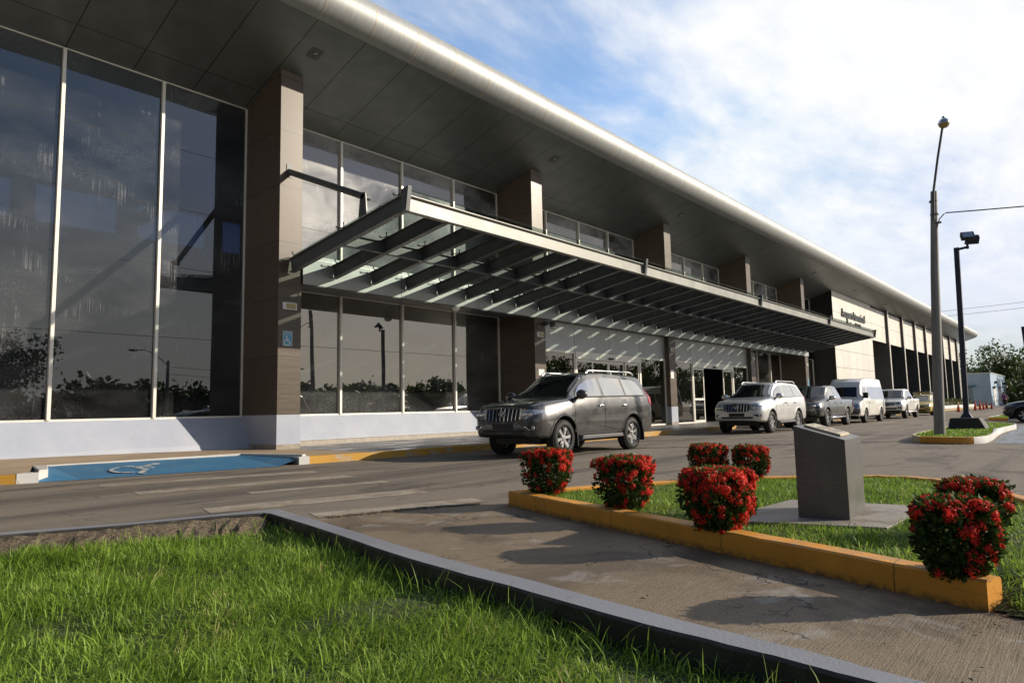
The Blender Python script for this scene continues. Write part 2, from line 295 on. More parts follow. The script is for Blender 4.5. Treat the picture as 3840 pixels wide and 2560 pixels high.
# painted kerb with rusty grime at its foot, chips along the arris and a few hairline cracks
t = NT('orange_painted_kerb'); v = t.pos(); x, y, z = t.xyz(v)
a = t.noise(v, 2.0, 7, .65, .5); b_ = t.noise(v, 55, 3); ch = t.noise(v, 17, 5, .65); g_ = t.noise(t.pos((9, 9, 1.5)), 1., 5, .6)
c = t.mix(t.rng(a, .3, .75), (.80, .350, .030), (.64, .265, .024)); c = t.mix(t.rng(g_, .55, .75, 0, .35), c, (.30, .13, .03))
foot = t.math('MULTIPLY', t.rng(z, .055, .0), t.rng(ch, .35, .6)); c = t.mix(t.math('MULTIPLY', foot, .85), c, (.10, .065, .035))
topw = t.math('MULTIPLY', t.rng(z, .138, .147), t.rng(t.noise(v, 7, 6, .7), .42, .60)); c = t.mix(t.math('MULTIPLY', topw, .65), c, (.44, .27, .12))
chip = t.math('MULTIPLY', t.rng(z, .10, .15), t.rng(ch, .66, .70)); c = t.mix(chip, c, (.30, .25, .19))
sc_ = t.rng(t.noise(t.pos((3, 3, 14)), 1., 6, .7, .8), .66, .72, 0, .7); c = t.mix(sc_, c, (.33, .17, .06))
ck_ = t.math('ADD', t.math('MULTIPLY', y, 1.0), t.math('MULTIPLY', t.math('SUBTRACT', t.noise(v, 14, 4), .5), .035)); fr_ = t.math('ABSOLUTE', t.math('SUBTRACT', t.math('FRACT', t.math('DIVIDE', t.math('SUBTRACT', ck_, .33), 1.13)), .5))
c = t.mix(t.math('LESS_THAN', fr_, .0022), c, (.10, .05, .02))
M['planter'] = t.done(t.bsdf(c, .6, 0, t.bump(t.math('ADD', b_, ch), .25, .008)))
M['kerb_grey'] = worn('grey_painted_kerb', (.235, .245, .275), (.36, .33, .28), .64, .67, sc=4.2, dirt=(.14, .14, .15))
M['kerb_raw'] = worn('bare_concrete', (.16, .14, .115), (.22, .19, .15), .45, .6, sc=5)
M['slab'] = worn('stained_slab', (.30, .27, .23), (.17, .13, .09), .48, .62, sc=2.6)
M['ramp_blue'] = worn('worn_blue_paint', (.055, .19, .35), (.09, .20, .30), .52, .66, sc=2.5, dirt=(.07, .13, .19))
M['mark_white'] = worn('worn_road_paint', (.37, .325, .26), (.235, .19, .145), .40, .62, sc=3.6, rough=.8)
M['mark_pale'] = worn('white_ground_paint', (.62, .60, .56), (.3, .3, .3), .62, .74, sc=6); M['mark_worn'] = worn('worn_white_symbol', (.55, .55, .52), (.10, .22, .34), .46, .60, sc=7)
M['park_paint'] = worn('bluish_parking_paint', (.22, .25, .29), (.12, .12, .12), .44, .62, sc=2.2, vscale=(.5, 3, 1))
M['granite'] = pm('grey_granite', (.20, .20, .20), .42, 0, .15, 3, .2, 160, obj=False)
t = NT('grey_granite_tile'); v = t.pos(); sp = t.noise(v, 190, 3, .7); bg_ = t.noise(v, 4, 4); x, y, z = t.xyz(v)
c = t.mix(t.rng(sp, .3, .7), (.064, .064, .066), (.165, .160, .154)); c = t.mix(t.rng(bg_, .4, .75, 0, .3), c, (.22, .20, .17))
ln = t.math('LESS_THAN', t.math('ABSOLUTE', t.math('SUBTRACT', t.math('ABSOLUTE', t.math('SUBTRACT', z, .55)), .14)), .0022); c = t.mix(ln, c, (.17, .165, .155))
M['granite'] = t.done(t.bsdf(c, .34, 0, t.bump(sp, .12, .004)))
t = NT('soil'); v = t.pos(); a = t.noise(v, 34, 6, .7); b = t.noise(v, 5, 4)
c = t.mix(t.rng(a, .3, .72), (.055, .040, .027), (.31, .235, .155)); c = t.mix(t.rng(b, .5, .7, 0, .5), c, (.055, .045, .025))
M['soil'] = t.done(t.bsdf(c, .95, 0, t.bump(a, 1., .04)))
t = NT('lawn_earth'); v = t.pos(); a = t.noise(v, 30, 5, .7); b = t.noise(v, 3, 4)
c = t.mix(t.rng(a, .3, .7), (.030, .040, .012), (.075, .095, .028)); c = t.mix(t.rng(b, .5, .75, 0, .4), c, (.075, .058, .035))
M['lawn'] = t.done(t.bsdf(c, .95, 0, t.bump(a, .8, .03)))
t = NT('far_field'); v = t.pos(); a = t.noise(v, .35, 6, .6)
M['field'] = t.done(t.bsdf(t.mix(t.rng(a, .3, .7), (.055, .085, .022), (.13, .15, .05)), .95))

def leafmat(name, ca, cb, cc, trans=.35, rough=.45, spec=.35):
    t = NT(name); at = t.n('Attribute'); at.attribute_name = 'rnd'
    r = at.outputs['Fac']
    c = t.mix(t.rng(r, 0, .7, smooth=False), ca, cb); c = t.mix(t.rng(r, .86, 1., smooth=False), c, cc)
    b = t.bsdf(c, rough, 0, None, Specular_IOR_Level=spec)
    tl = t.n('BsdfTranslucent'); t.l(c, tl.inputs[0]); ms = t.n('MixShader'); ms.inputs[0].default_value = trans; t.l(b, ms.inputs[1]); t.l(tl.outputs[0], ms.inputs[2])
    return t.done(ms.outputs[0])
M['grass'] = leafmat('grass_blades', (.080, .170, .018), (.325, .475, .065), (.58, .50, .22), .45, .45, .3)
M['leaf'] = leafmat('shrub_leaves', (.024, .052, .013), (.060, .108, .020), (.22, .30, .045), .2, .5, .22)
M['petal'] = leafmat('red_petals', (.60, .022, .014), (.86, .060, .040), (.88, .17, .10), .40, .55, .2)
M['tree_leaf'] = leafmat('tree_leaves', (.030, .052, .014), (.07, .105, .025), (.20, .17, .04), .3, .5, .3)
M['hedge_leaf'] = leafmat('hedge_leaves', (.030, .060, .014), (.08, .12, .03), (.22, .12, .05), .3, .5, .3)
M['bark'] = pm('bark', (.10, .08, .06), .9, 0, .3, 8, .6, 20)
M['pole_conc'] = worn('weathered_pole_concrete', (.30, .29, .27), (.20, .19, .18), .45, .65, sc=2.5, vscale=(3, 3, .5))

# ------------------------------------------------------------------ helpers
class MB:
    """collects shapes and links them as ONE mesh object"""
    def __init__(s): s.v = []; s.f = []; s.mi = []; s.k = 0
    def add(s, vs, fs):
        o = len(s.v); s.v += [tuple(p) for p in vs]; s.f += [tuple(i+o for i in f) for f in fs]; s.mi += [s.k]*len(fs); return s
    def box(s, x0, x1, y0, y1, z0, z1):
        return s.add([(x0,y0,z0),(x1,y0,z0),(x1,y1,z0),(x0,y1,z0),(x0,y0,z1),(x1,y0,z1),(x1,y1,z1),(x0,y1,z1)],
                     [(0,3,2,1),(4,5,6,7),(0,1,5,4),(1,2,6,5),(2,3,7,6),(3,0,4,7)])
    def prism(s, poly, lo, hi, axis=2):
        """extrude a 2D polygon along an axis between lo and hi"""
        n = len(poly)
        def P(a, b, h): return (a, b, h) if axis == 2 else ((a, h, b) if axis == 1 else (h, a, b))
        vs = [P(a, b, lo) for a, b in poly]+[P(a, b, hi) for a, b in poly]
        fs = [tuple(range(n))[::-1], tuple(range(n, 2*n))]+[(i, (i+1) % n, n+(i+1) % n, n+i) for i in range(n)]
        return s.add(vs, fs)
    def sheet(s, pts): return s.add(pts, [tuple(range(len(pts)))])
    def bar(s, a, b, w, h, up=(0, 0, 1)):
        a, b = Vector(a), Vector(b); d = (b-a).normalized(); u = Vector(up); r = d.cross(u).normalized(); u = r.cross(d)
        vs = [p+r*i*w/2+u*j*h/2 for p in (a, b) for i, j in ((-1,-1),(1,-1),(1,1),(-1,1))]
        return s.add(vs, [(0,1,2,3),(7,6,5,4),(0,4,5,1),(1,5,6,2),(2,6,7,3),(3,7,4,0)])
    def ibeam(s, a, b, w, h, tf=.018, tw=.012, up=(0, 0, 1)):
        a, b = Vector(a), Vector(b); d = (b-a).normalized(); r = d.cross(Vector(up)).normalized(); u = r.cross(d)
        for o, ww, hh in ((h/2-tf/2, w, tf), (-(h/2-tf/2), w, tf), (0, tw, h-2*tf)): s.bar(a+u*o, b+u*o, ww, hh, u)
        return s
    def tube(s, pts, r, n=10, cap=True):
        pts = [Vector(p) for p in pts]; rr = r if isinstance(r, (list, tuple)) else [r]*len(pts); vs = []
        prev = None
        for i, p in enumerate(pts):
            d = (pts[min(i+1, len(pts)-1)]-pts[max(i-1, 0)]).normalized()
            if prev is None:
                a = d.cross(Vector((0, 0, 1)))
                if a.length < 1e-3: a = d.cross(Vector((1, 0, 0)))
                a.normalize()
            else: a = (prev-d*prev.dot(d)).normalized()
            prev = a; b = d.cross(a)
            vs += [p+(a*math.cos(2*PI*k/n)+b*math.sin(2*PI*k/n))*rr[i] for k in range(n)]
        fs = [(i*n+k, i*n+(k+1) % n, (i+1)*n+(k+1) % n, (i+1)*n+k) for i in range(len(pts)-1) for k in range(n)]
        if cap: fs += [tuple(range(n))[::-1], tuple((len(pts)-1)*n+k for k in range(n))]
        return s.add(vs, fs)
    def lathe(s, prof, c=(0, 0, 0), axis=2, n=24, a0=0., a1=2*PI, closed=True):
        full = abs(a1-a0-2*PI) < 1e-6; m = n if full else n+1; vs = []
        for k in range(m):
            a = a0+(a1-a0)*k/n; ca, sa = math.cos(a), math.sin(a)
            for r, h in prof:
                p = (r*ca, r*sa, h) if axis == 2 else ((r*ca, h, r*sa) if axis == 1 else (h, r*ca, r*sa))
                vs.append((p[0]+c[0], p[1]+c[1], p[2]+c[2]))
        q = len(prof); fs = []
        for k in range(n):
            k2 = (k+1) % m
            for i in range(q-1): fs.append((k*q+i, k2*q+i, k2*q+i+1, k*q+i+1))
        return s.add(vs, fs)
    def disc(s, c, r, axis, n=20, ry=None):
        ry = ry or r; vs = []
        for k in range(n):
            a = 2*PI*k/n; p = (r*math.cos(a), ry*math.sin(a))
            vs.append((c[0]+p[0], c[1], c[2]+p[1]) if axis == 1 else ((c[0], c[1]+p[0], c[2]+p[1]) if axis == 0 else (c[0]+p[0], c[1]+p[1], c[2])))
        return s.add(vs, [tuple(range(n))])
    def ball(s, c, r, n=12, m=8):
        prof = [(max(1e-4, math.sin(PI*i/m)), -math.cos(PI*i/m)) for i in range(m+1)]
        rx = r if isinstance(r, (list, tuple)) else (r, r, r); o = len(s.v)
        s.lathe(prof, n=n); s.v[o:] = [(c[0]+p[0]*rx[0], c[1]+p[1]*rx[1], c[2]+p[2]*rx[2]) for p in s.v[o:]]
        return s
    def build(s, name, mats, parent=None, smooth=None, bevel=0., world=True, col=None):
        me = bpy.data.meshes.new(name)
        off = Vector((0, 0, 0))
        if parent is not None and world: off = wloc(parent)
        me.from_pydata([Vector(p)-off for p in s.v], [], s.f)
        ms = mats if isinstance(mats, (list, tuple)) else [mats]
        for m in ms: me.materials.append(M[m] if isinstance(m, str) else m)
        if len(ms) > 1: me.polygons.foreach_set('material_index', s.mi)
        bm = bmesh.new(); bm.from_mesh(me); bmesh.ops.recalc_face_normals(bm, faces=bm.faces)
        if bevel:
            es = [e for e in bm.edges if len(e.link_faces) == 2 and e.calc_face_angle(0) > .6]
            bmesh.ops.bevel(bm, geom=es, offset=bevel, segments=2, affect='EDGES', profile=.6, clamp_overlap=True)
        bm.to_mesh(me); bm.free()
        if smooth is not None:
            me.polygons.foreach_set('use_smooth', [True]*len(me.polygons)); me.set_sharp_from_angle(angle=R(smooth))
        o = bpy.data.objects.new(name, me); COL.objects.link(o)
        if parent is not None: o.parent = parent
        return o
def wloc(o):
    p = Vector((0, 0, 0))
    while o is not None: p += Vector(o.location); o = o.parent
    return p
def thing(name, label, cat, loc=(0, 0, 0), rz=0, group=None):
    o = bpy.data.objects.new(name, None); COL.objects.link(o); o.empty_display_size = .2
    o.location = loc; o.rotation_euler = (0, 0, rz); o['label'] = label; o['category'] = cat
    if group: o['group'] = group
    return o
def tag(o, label=None, cat=None, group=None, kind=None):
    if label: o['label'] = label
    if cat: o['category'] = cat
    if group: o['group'] = group
    if kind: o['kind'] = kind
    return o
def struct(o): o['kind'] = 'structure'; return o
def copy_tree(o, parent=None):
    c = o.copy(); COL.objects.link(c)
    if parent is not None: c.parent = parent
    for ch in list(o.children): copy_tree(ch, c)
    return c
def fast(name, V, F, mat, rnd=None, parent=None, smooth=False):
    """numpy mesh: V (n,3), F (m,3 or 4)"""
    me = bpy.data.meshes.new(name); V = np.asarray(V, np.float32); F = np.asarray(F, np.int32); m, k = F.shape
    me.vertices.add(len(V)); me.vertices.foreach_set('co', V.ravel())
    me.loops.add(m*k); me.loops.foreach_set('vertex_index', F.ravel())
    me.polygons.add(m); me.polygons.foreach_set('loop_start', np.arange(m, dtype=np.int32)*k)
    me.update(calc_edges=True)
    if smooth: me.polygons.foreach_set('use_smooth', [True]*m)
    if rnd is not None:
        a = me.attributes.new('rnd', 'FLOAT', 'POINT'); a.data.foreach_set('value', np.asarray(rnd, np.float32))
    me.materials.append(M[mat])
    o = bpy.data.objects.new(name, me); COL.objects.link(o)
    if parent is not None: o.parent = parent
    return o
_fonts = {}
def text_mesh(body, size, depth, name, mat, parent=None, mtx=None, sx=1., spacing=1., align='CENTER', width=None):
    cu = bpy.data.curves.new(name, 'FONT'); cu.body = body; cu.size = size; cu.extrude = depth; cu.align_x = align; cu.align_y = 'CENTER'; cu.space_character = spacing
    ob = bpy.data.objects.new(name, cu); COL.objects.link(ob)
    dg = bpy.context.evaluated_depsgraph_get(); me = bpy.data.meshes.new_from_object(ob.evaluated_get(dg))
    bpy.data.objects.remove(ob); bpy.data.curves.remove(cu)
    if width:
        xs_ = [v.co.x for v in me.vertices]; sx = width/(max(xs_)-min(xs_))
    me.name = name; me.transform(Matrix.Diagonal((sx, 1, 1, 1)))
    if mtx is not None: me.transform(mtx)
    if parent is not None: me.transform(Matrix.Translation(-wloc(parent)))
    me.materials.clear(); me.materials.append(M[mat])
    o = bpy.data.objects.new(name, me); COL.objects.link(o)
    if parent is not None: o.parent = parent
    return o
def fX(x, y, z): return Matrix.Translation((x, y, z)) @ Matrix.Rotation(PI/2, 4, 'X')    # faces -Y, reads along +X
def resample(pts, d):
    pts = [Vector(p) for p in pts]; out = [pts[0]]
    for a, b in zip(pts, pts[1:]):
        n = max(1, int((b-a).length/d)); out += [a.lerp(b, i/n) for i in range(1, n+1)]
    return out
def offset_poly(pts, d):
    """2D polyline offset to the left by d"""
    out = []
    for i, p in enumerate(pts):
        a = Vector(pts[max(i-1, 0)]); b = Vector(pts[min(i+1, len(pts)-1)]); t = (b-a).normalized()
        out.append((p[0]-t.y*d, p[1]+t.x*d))
    return out
def smooth_line(pts, n=6):
    """Catmull-Rom through 2D points"""
    P = [Vector(p) for p in pts]; out = []
    for i in range(len(P)-1):
        p0, p1, p2, p3 = P[max(i-1, 0)], P[i], P[i+1], P[min(i+2, len(P)-1)]
        for k in range(n):
            t = k/n; q = .5*((2*p1)+(p2-p0)*t+(2*p0-5*p1+4*p2-p3)*t*t+(3*p1-p0-3*p2+p3)*t**3); out.append((q.x, q.y))
    out.append(tuple(P[-1])); return out
def kerb_strip(mb, outer, inner, z0, z1, jit=.0, seed=0, zi=None, raw=False):
    """a solid kerb between two polylines, with worn uneven edges"""
    rg = random.Random(seed); n = len(outer); vs = []; mi = []
    for (a, b) in zip(outer, inner):
        j = lambda: rg.uniform(-jit, jit)
        o1 = (a[0]+j(), a[1]+j()); i1 = (b[0]+j(), b[1]+j()); h = z1+j()
        ch = .012
        ov = Vector((b[0]-a[0], b[1]-a[1])).normalized()*ch
        vs += [(a[0], a[1], z0), (o1[0], o1[1], h-ch), (o1[0]+ov.x, o1[1]+ov.y, h), (i1[0]-ov.x, i1[1]-ov.y, h), (i1[0], i1[1], h-ch), (b[0], b[1], z0 if zi is None else zi)]
    fs = []
    for i in range(n-1):
        for k in range(5):
            fs.append((i*6+k, (i+1)*6+k, (i+1)*6+k+1, i*6+k+1)); mi.append(1 if raw and k in (3, 4) else 0)
        fs.append((i*6+5, (i+1)*6+5, (i+1)*6, i*6)); mi.append(0)
    fs += [(0, 1, 2, 3, 4, 5), tuple((n-1)*6+k for k in (5, 4, 3, 2, 1, 0))]; mi += [0, 0]
    mb.add(vs, fs); mb.mi[-len(mi):] = mi; return mb
def wheelchair(mb, put, s=1.0):
    """the access symbol as flat strokes; put(u,v)->point, unit square about 1 high"""
    def stroke(pts, w):
        L_ = [];R_ = []
        for i, p in enumerate(pts):
            a = Vector(pts[max(i-1, 0)]); b = Vector(pts[min(i+1, len(pts)-1)]); t = (b-a).normalized(); nn = Vector((-t.y, t.x))*w/2
            L_.append((p[0]+nn.x, p[1]+nn.y)); R_.append((p[0]-nn.x, p[1]-nn.y))
        vs = [put(*p) for p in L_+R_]; n = len(pts)
        mb.add(vs, [(i, i+1, n+i+1, n+i) for i in range(n-1)])
    mb.add([put(.36+.085*math.cos(2*PI*k/14), .90+.085*math.sin(2*PI*k/14)) for k in range(14)], [tuple(range(14))])
    stroke([(.36, .80), (.37, .44)], .13); stroke([(.385, .63), (.62, .63)], .07); stroke([(.33, .46), (.66, .46)], .10); stroke([(.63, .47), (.80, .16)], .10); stroke([(.79, .15), (.90, .19)], .07)
    stroke([(.40+.29*math.cos(a), .30+.29*math.sin(a)) for a in np.linspace(R(125), R(335), 18)], .075)

# ------------------------------------------------------------------ the terminal building
GY = 17.15           # glass line
CY = 15.40           # face of the pillars
CXS = [-.78, 9.42, 19.70, 30.0, 40.2, 50.2]
def sof(y): return 9.37+.325*(17.15-y)
T = thing('terminal_building', 'long airport terminal with brown tiled pillars, dark glass and a curved silver roof edge', 'building', (30, 17.15, 0))
X0, X1 = -14., 125.9
# roof: sloping soffit with a rounded metal edge
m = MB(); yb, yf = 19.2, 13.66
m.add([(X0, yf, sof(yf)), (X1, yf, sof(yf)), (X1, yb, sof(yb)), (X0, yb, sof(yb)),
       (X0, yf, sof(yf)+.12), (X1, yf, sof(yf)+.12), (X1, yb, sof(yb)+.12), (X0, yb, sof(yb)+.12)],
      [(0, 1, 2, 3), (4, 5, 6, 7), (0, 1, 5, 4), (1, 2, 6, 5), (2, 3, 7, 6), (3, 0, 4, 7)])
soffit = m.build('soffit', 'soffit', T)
pr = .56; pcy, pcz = 13.55+.309*pr, 10.55+.951*pr
m = MB(); segs = [X0]+[9.02+1.43*k for k in range(-15, 82)]+[X1]
pts = []; n = 40
rg = random.Random(4)
for i in range(len(segs)-1):
    a, b = segs[i]+.004, segs[i+1]-.004; e = 0.
    m.tube([(a, pcy, pcz), (b, pcy, pcz)], pr+e, n, True)
m.k = 1
for x in segs[1:-1]: m.lathe([(pr-.02, x-.055), (pr+.003, x-.035), (pr+.003, x+.01), (pr-.02, x+.01)], (0, pcy, pcz), axis=0, n=40)
pipe = m.build('roof_edge', ['pipe', 'alu_strip'], T, smooth=40)
m = MB()
for x in []: m.lathe([(pr-.02, x-.055), (pr+.003, x-.035), (pr+.003, x+.01), (pr-.02, x+.01)], (0, pcy, pcz), axis=0, n=40)
m = MB(); zr = pcz+pr-.08
m.add([(X0, pcy+.1, zr), (X1, pcy+.1, zr), (X1, 34, 11.6), (X0, 34, 11.6), (X0, pcy+.1, zr-.15), (X1, pcy+.1, zr-.15), (X1, 34, 11.45), (X0, 34, 11.45)],
      [(0, 1, 2, 3), (7, 6, 5, 4), (0, 4, 5, 1), (1, 5, 6, 2), (2, 6, 7, 3), (3, 7, 4, 0)])
m.build('roof', 'roof_top', T)
# recessed lamps in the soffit
for x in (9.55, 19.75, 29.95, 40.2, 50.3, 61., 72.):
    y = 14.57; z = sof(y); s_ = .17
    m = MB(); m.add([(x-s_, y-s_, sof(y-s_)-.012), (x+s_, y-s_, sof(y-s_)-.012), (x+s_, y+s_, sof(y+s_)-.012), (x-s_, y+s_, sof(y+s_)-.012),
                     (x-s_, y-s_, sof(y-s_)+.01), (x+s_, y-s_, sof(y-s_)+.01), (x+s_, y+s_, sof(y+s_)+.01), (x-s_, y+s_, sof(y+s_)+.01)],
                    [(0, 1, 2, 3), (0, 4, 5, 1), (1, 5, 6, 2), (2, 6, 7, 3), (3, 7, 4, 0)])
    b = m.build('soffit_light', 'plastic_grey', T)
    m = MB(); m.lathe([(.035, -.03), (.055, -.03), (.06, -.012), (.035, -.012)], (x, y, z), n=20); m.disc((x, y, z-.018), .035, 2)
    m.build('lamp_ring', 'lens', b)
# pillars
for i, cx in enumerate(CXS):
    m = MB(); y1 = GY+.25
    m.add([(cx-.325, CY, .10), (cx+.325, CY, .10), (cx+.325, y1, .10), (cx-.325, y1, .10), (cx-.325, CY, sof(CY)-.002), (cx+.325, CY, sof(CY)-.002), (cx+.325, y1, sof(y1)-.002), (cx-.325, y1, sof(y1)-.002)],
          [(0, 3, 2, 1), (4, 5, 6, 7), (0, 1, 5, 4), (1, 2, 6, 5), (2, 3, 7, 6), (3, 0, 4, 7)])
    p = m.build('pillar', 'tile', T, bevel=.006)
    m = MB(); m.box(cx-.331, cx+.331, CY-.006, y1, .27, 1.0); m.build('painted_base', 'plinth', p)
    m = MB(); m.box(cx-.337, cx+.337, CY-.012, y1, .10, .27); m.build('skirting', 'skirting', p)
    if i == 5: continue
# glazing of one bay
def glaze(xa, xb, z0, z1, mull, gmat, joints, top_slope=False, name='window'):
    m = MB(); zs = [z0]+list(joints)+[z1]; xs = [xa]+list(mull)+[xb]
    for a, b in zip(xs, xs[1:]):
        for c, d in zip(zs, zs[1:]): m.box(a+.004, b-.004, GY, GY+.014, c+.006, d-.006)
    w = m.build(name, gmat, T)
    m = MB(); 
    for q in joints: m.box(xa, xb, GY+.002, GY+.012, q-.006, q+.006)
    m.build('gasket', 'gasket', w)
    for q in mull:
        m = MB(); m.box(q-.035, q+.035, GY-.085, GY+.02, z0-.02, z1); m.build('mullion', 'alu', w, bevel=.003)
    m = MB(); m.box(xa, xb, GY-.05, GY+.03, z0-.05, z0); m.box(xa, xb, GY-.03, GY+.03, z1, z1+.03)
    for q in (xa, xb): m.box(q-.025, q+.025, GY-.05, GY+.025, z0, z1)
    m.build('frame', 'alu', w, bevel=.003)
    return w
def plinth(xa, xb, h0=.10, skirt=True):
    m = MB(); m.prism([(GY+.05, h0), (16.62, h0), (16.70, .30), (17.08, .955), (GY+.05, .955)], xa, xb, axis=0)
    p = m.build('plinth', 'plinth', T)
    if not skirt: return
    m = MB(); m.prism([(16.70, h0), (16.58, h0), (16.60, .27), (16.72, .29)], xa, xb, axis=0); m.build('skirting', 'skirting', p)
JT = [2.94, 4.70, 6.19, 7.73]
zt = sof(GY)-.03
glaze(CXS[0]+.33, 9.09, 1.0, zt, [.40, 2.56, 4.72, 6.88], 'glass_up', JT)
glaze(-12., CXS[0]-.33, 1.0, zt, [-9.8, -7.6, -5.4, -3.2], 'glass_up', JT)
plinth(CXS[0]+.33, 9.09, .10, False); plinth(-12, CXS[0]-.33)
MU = [2.42, 4.83, 7.24]
for b in range(1, 5):
    xa, xb = CXS[b]+.33, CXS[b+1]-.33
    mu = [xa+q for q in MU]
    glaze(xa, xb, 5.15, zt, mu, 'glass_wet', [6.40, 7.74])
    if b in (1, 4):
        glaze(xa, xb, 1.0, 4.50, mu, 'glass_low', [2.94]); plinth(xa, xb)
glaze(50.55, 57.4, 1.0, 4.50, [52.8, 55.1], 'glass_low', [2.94]); glaze(50.55, 57.4, 5.15, zt, [52.8, 55.1], 'glass_up', [6.4, 7.74]); plinth(50.55, 57.4)
# the panelled band behind the canopy, over the doors
m = MB(); m.prism([(15.35, 4.35), (15.35, 5.13), (GY+.03, 5.10), (GY+.03, 4.55), (15.5, 4.35)], 9.752, 50.55, axis=0)
m.build('wall_band', 'band', T)
m = MB(); m.prism([(15.36, 4.322), (15.36, 4.346), (15.52, 4.346), (GY+.02, 4.546), (GY+.02, 4.522), (15.52, 4.322)], 9.76, 50.54, axis=0); m.build('band_soffit', 'steel_dark', T)
# door walls in the two middle bays
DY = 15.65
def doorwall(xa, xb, p0, p1, fixed, leaves, open_gap=None):
    """sidelights either side of a portal p0..p1 holding fixed panes and sliding leaves"""
    m = MB(); m.box(xa, xb, DY-.02, DY+.06, 3.27, 4.36); w = m.build('door_wall', 'clad_grey', T)
    m = MB(); m.box(xa, xb, DY+.2, GY, 4.30, 4.345); m.build('lobby_ceiling', 'interior_dark', T)
    for a, b in ((xa, p0), (p1, xb)):
        m = MB(); m.box(a+.05, b-.05, DY+.02, DY+.032, .2, 3.20); g = m.build('sidelight', 'glass_door', T)
        m = MB()
        for q in (a+.03, b-.03): m.box(q-.03, q+.03, DY-.03, DY+.06, .15, 3.265)
        m.box(a+.06, b-.06, DY-.03, DY+.06, 3.17, 3.265); m.box(a+.06, b-.06, DY-.03, DY+.06, .15, .21)
        m.build('frame', 'alu', g, bevel=.003)
    m = MB(); m.box(p0+.01, p1-.01, DY-.06, DY+.08, 2.97, 3.262); hd = m.build('portal', 'alu', T, bevel=.004)
    m = MB()
    for q in (p0+.05, p1-.05): m.box(q-.05, q+.05, DY-.045, DY+.07, .15, 2.968)
    m.build('door_post', 'alu', hd, bevel=.004)
    for (a, b, yy) in [f+(DY,) for f in fixed]+[l+(DY+.05,) for l in leaves]:
        m = MB(); m.box(a+.07, b-.07, yy+.015, yy+.025, .25, 2.88); d = m.build('door_leaf', 'glass_door', T)
        m = MB()
        for q in (a+.045, b-.045): m.box(q-.04, q+.04, yy-.005, yy+.045, .16, 2.96)
        m.box(a+.085, b-.085, yy-.005, yy+.045, 2.86, 2.96); m.box(a+.085, b-.085, yy-.005, yy+.045, .16, .28)
        m.box(a+.085, b-.085, yy-.004, yy+.044, 1.30, 1.40)
        m.build('frame', 'alu', d, bevel=.003)
    m = MB(); m.box((p0+p1)/2-.16, (p0+p1)/2+.16, DY-.14, DY-.062, 3.02, 3.10); m.build('motion_sensor', 'black', hd, bevel=.015)
doorwall(20.035, 29.67, 22.2, 27.3, [(22.3, 23.5), (26.0, 27.2)], [(23.5, 24.75), (24.75, 26.0)])
doorwall(30.335, 39.87, 32.55, 37.7, [(32.65, 33.9), (36.35, 37.6)], [])
# pale clad block and the long wing beyond it
m = MB(); m.box(57.4, 69.6, CY, GY+3.5, .1, sof(CY)-.004)
bm_ = m.build('clad_block', 'clad_pale', T)
FX = [75.4, 82.3, 88.9, 95.2, 101.4, 107.4, 113.2, 119.4]
m = MB()
m.box(69.602, 119.6, CY, CY+.35, 6.75, sof(CY+.35)-.02); m.build('upper_cladding', 'clad_pale', T)
for a, b in zip([69.6]+FX, FX):
    m = MB(); m.box(a+.1, b-.1, GY-.1, GY-.08, .2, 6.745); m.build('dark_glazing', 'dark_recess', T)
for x in FX:
    m = MB(); m.prism([(CY-.22, .12), (GY-.1, .12), (GY-.1, sof(GY-.1)-.02), (CY-.22, sof(CY-.22)-.01)], x-.16, x+.16, axis=0); m.k = 1; m.prism([(CY-.26, .12), (CY-.22, .12), (CY-.22, sof(CY-.22)-.01), (CY-.26, sof(CY-.26)-.01)], x-.17, x+.17, axis=0); m.build('fin', ['steel_dark', 'clad_pale'], T)  # fin sides coloured dark as if shaded, front cap pale as if sunlit
m = MB(); m.box(119.62, 120.0, CY-.3, 34, .1, sof(CY)-.1); m.build('end_wall', 'clad_pale', T)
# inside: floor, rear wall with a high row of windows, a roof truss
m = MB(); m.box(-12, 57.3, GY+.1, 32, .05, .12); m.build('interior_floor', 'interior', T)
wx = [-6+3.9*k for k in range(17)]
m = MB(); m.box(-12, 57.3, 32, 32.3, .1, 9.0); m.box(-12, 57.3, 32, 32.3, 10.6, 11.4)
xs = [-12]+[q for x in wx for q in (x-1.55, x+1.55)]+[57.3]
for a, b in zip(xs[0::2], xs[1::2]):
    if b > a: m.box(a, b, 32, 32.3, 9.0, 10.6)
m.build('rear_wall', 'interior', T)
for x in wx:
    m = MB(); m.box(x-1.54, x+1.54, 32.1, 32.12, 9.02, 10.58); g = m.build('rear_window', 'glass_canopy', T)
m = MB(); m.box(-12, 57.3, 23.8, 24.1, 6.3, 6.6); m.box(-12, 57.3, 27.8, 28.0, 4.0, 4.3)
for x in (-4.8, 5.4, 15.6, 25.8, 36, 46.): m.bar((x+3.6, 24, 7.6), (x+7.4, 31, 10.6), .3, .35); m.box(x+5.5, x+5.9, 30.5, 30.9, .1, 11)
m.build('truss', 'interior', T)
for q in (-12.1, 57.28):
    m = MB(); m.box(q, q+.1, GY+(.0 if q < 0 else 3.6), 32.3, .1, 11.3); m.build('side_wall', 'interior_dark', T)
# counters just behind the glass of the left bay
m = MB(); m.box(.2, 8.6, 19.6, 20.1, .12, 1.12); m.box(.2, 8.6, 19.55, 20.15, 1.12, 1.2); m.build('counter', 'p_blue', T)
for k in range(7):
    m = MB(); x = 10.7+k*1.15; m.lathe([(.20, -.02), (.26, -.02), (.28, .02), (.20, .02)], (x, GY+.5, 4.10), axis=1, n=22); m.lathe([(.02, .0), (.10, -.01), (.10, .03)], (x, GY+.5, 4.10), axis=1, n=16)
    m.build('air_diffuser', 'steel', T, smooth=40)

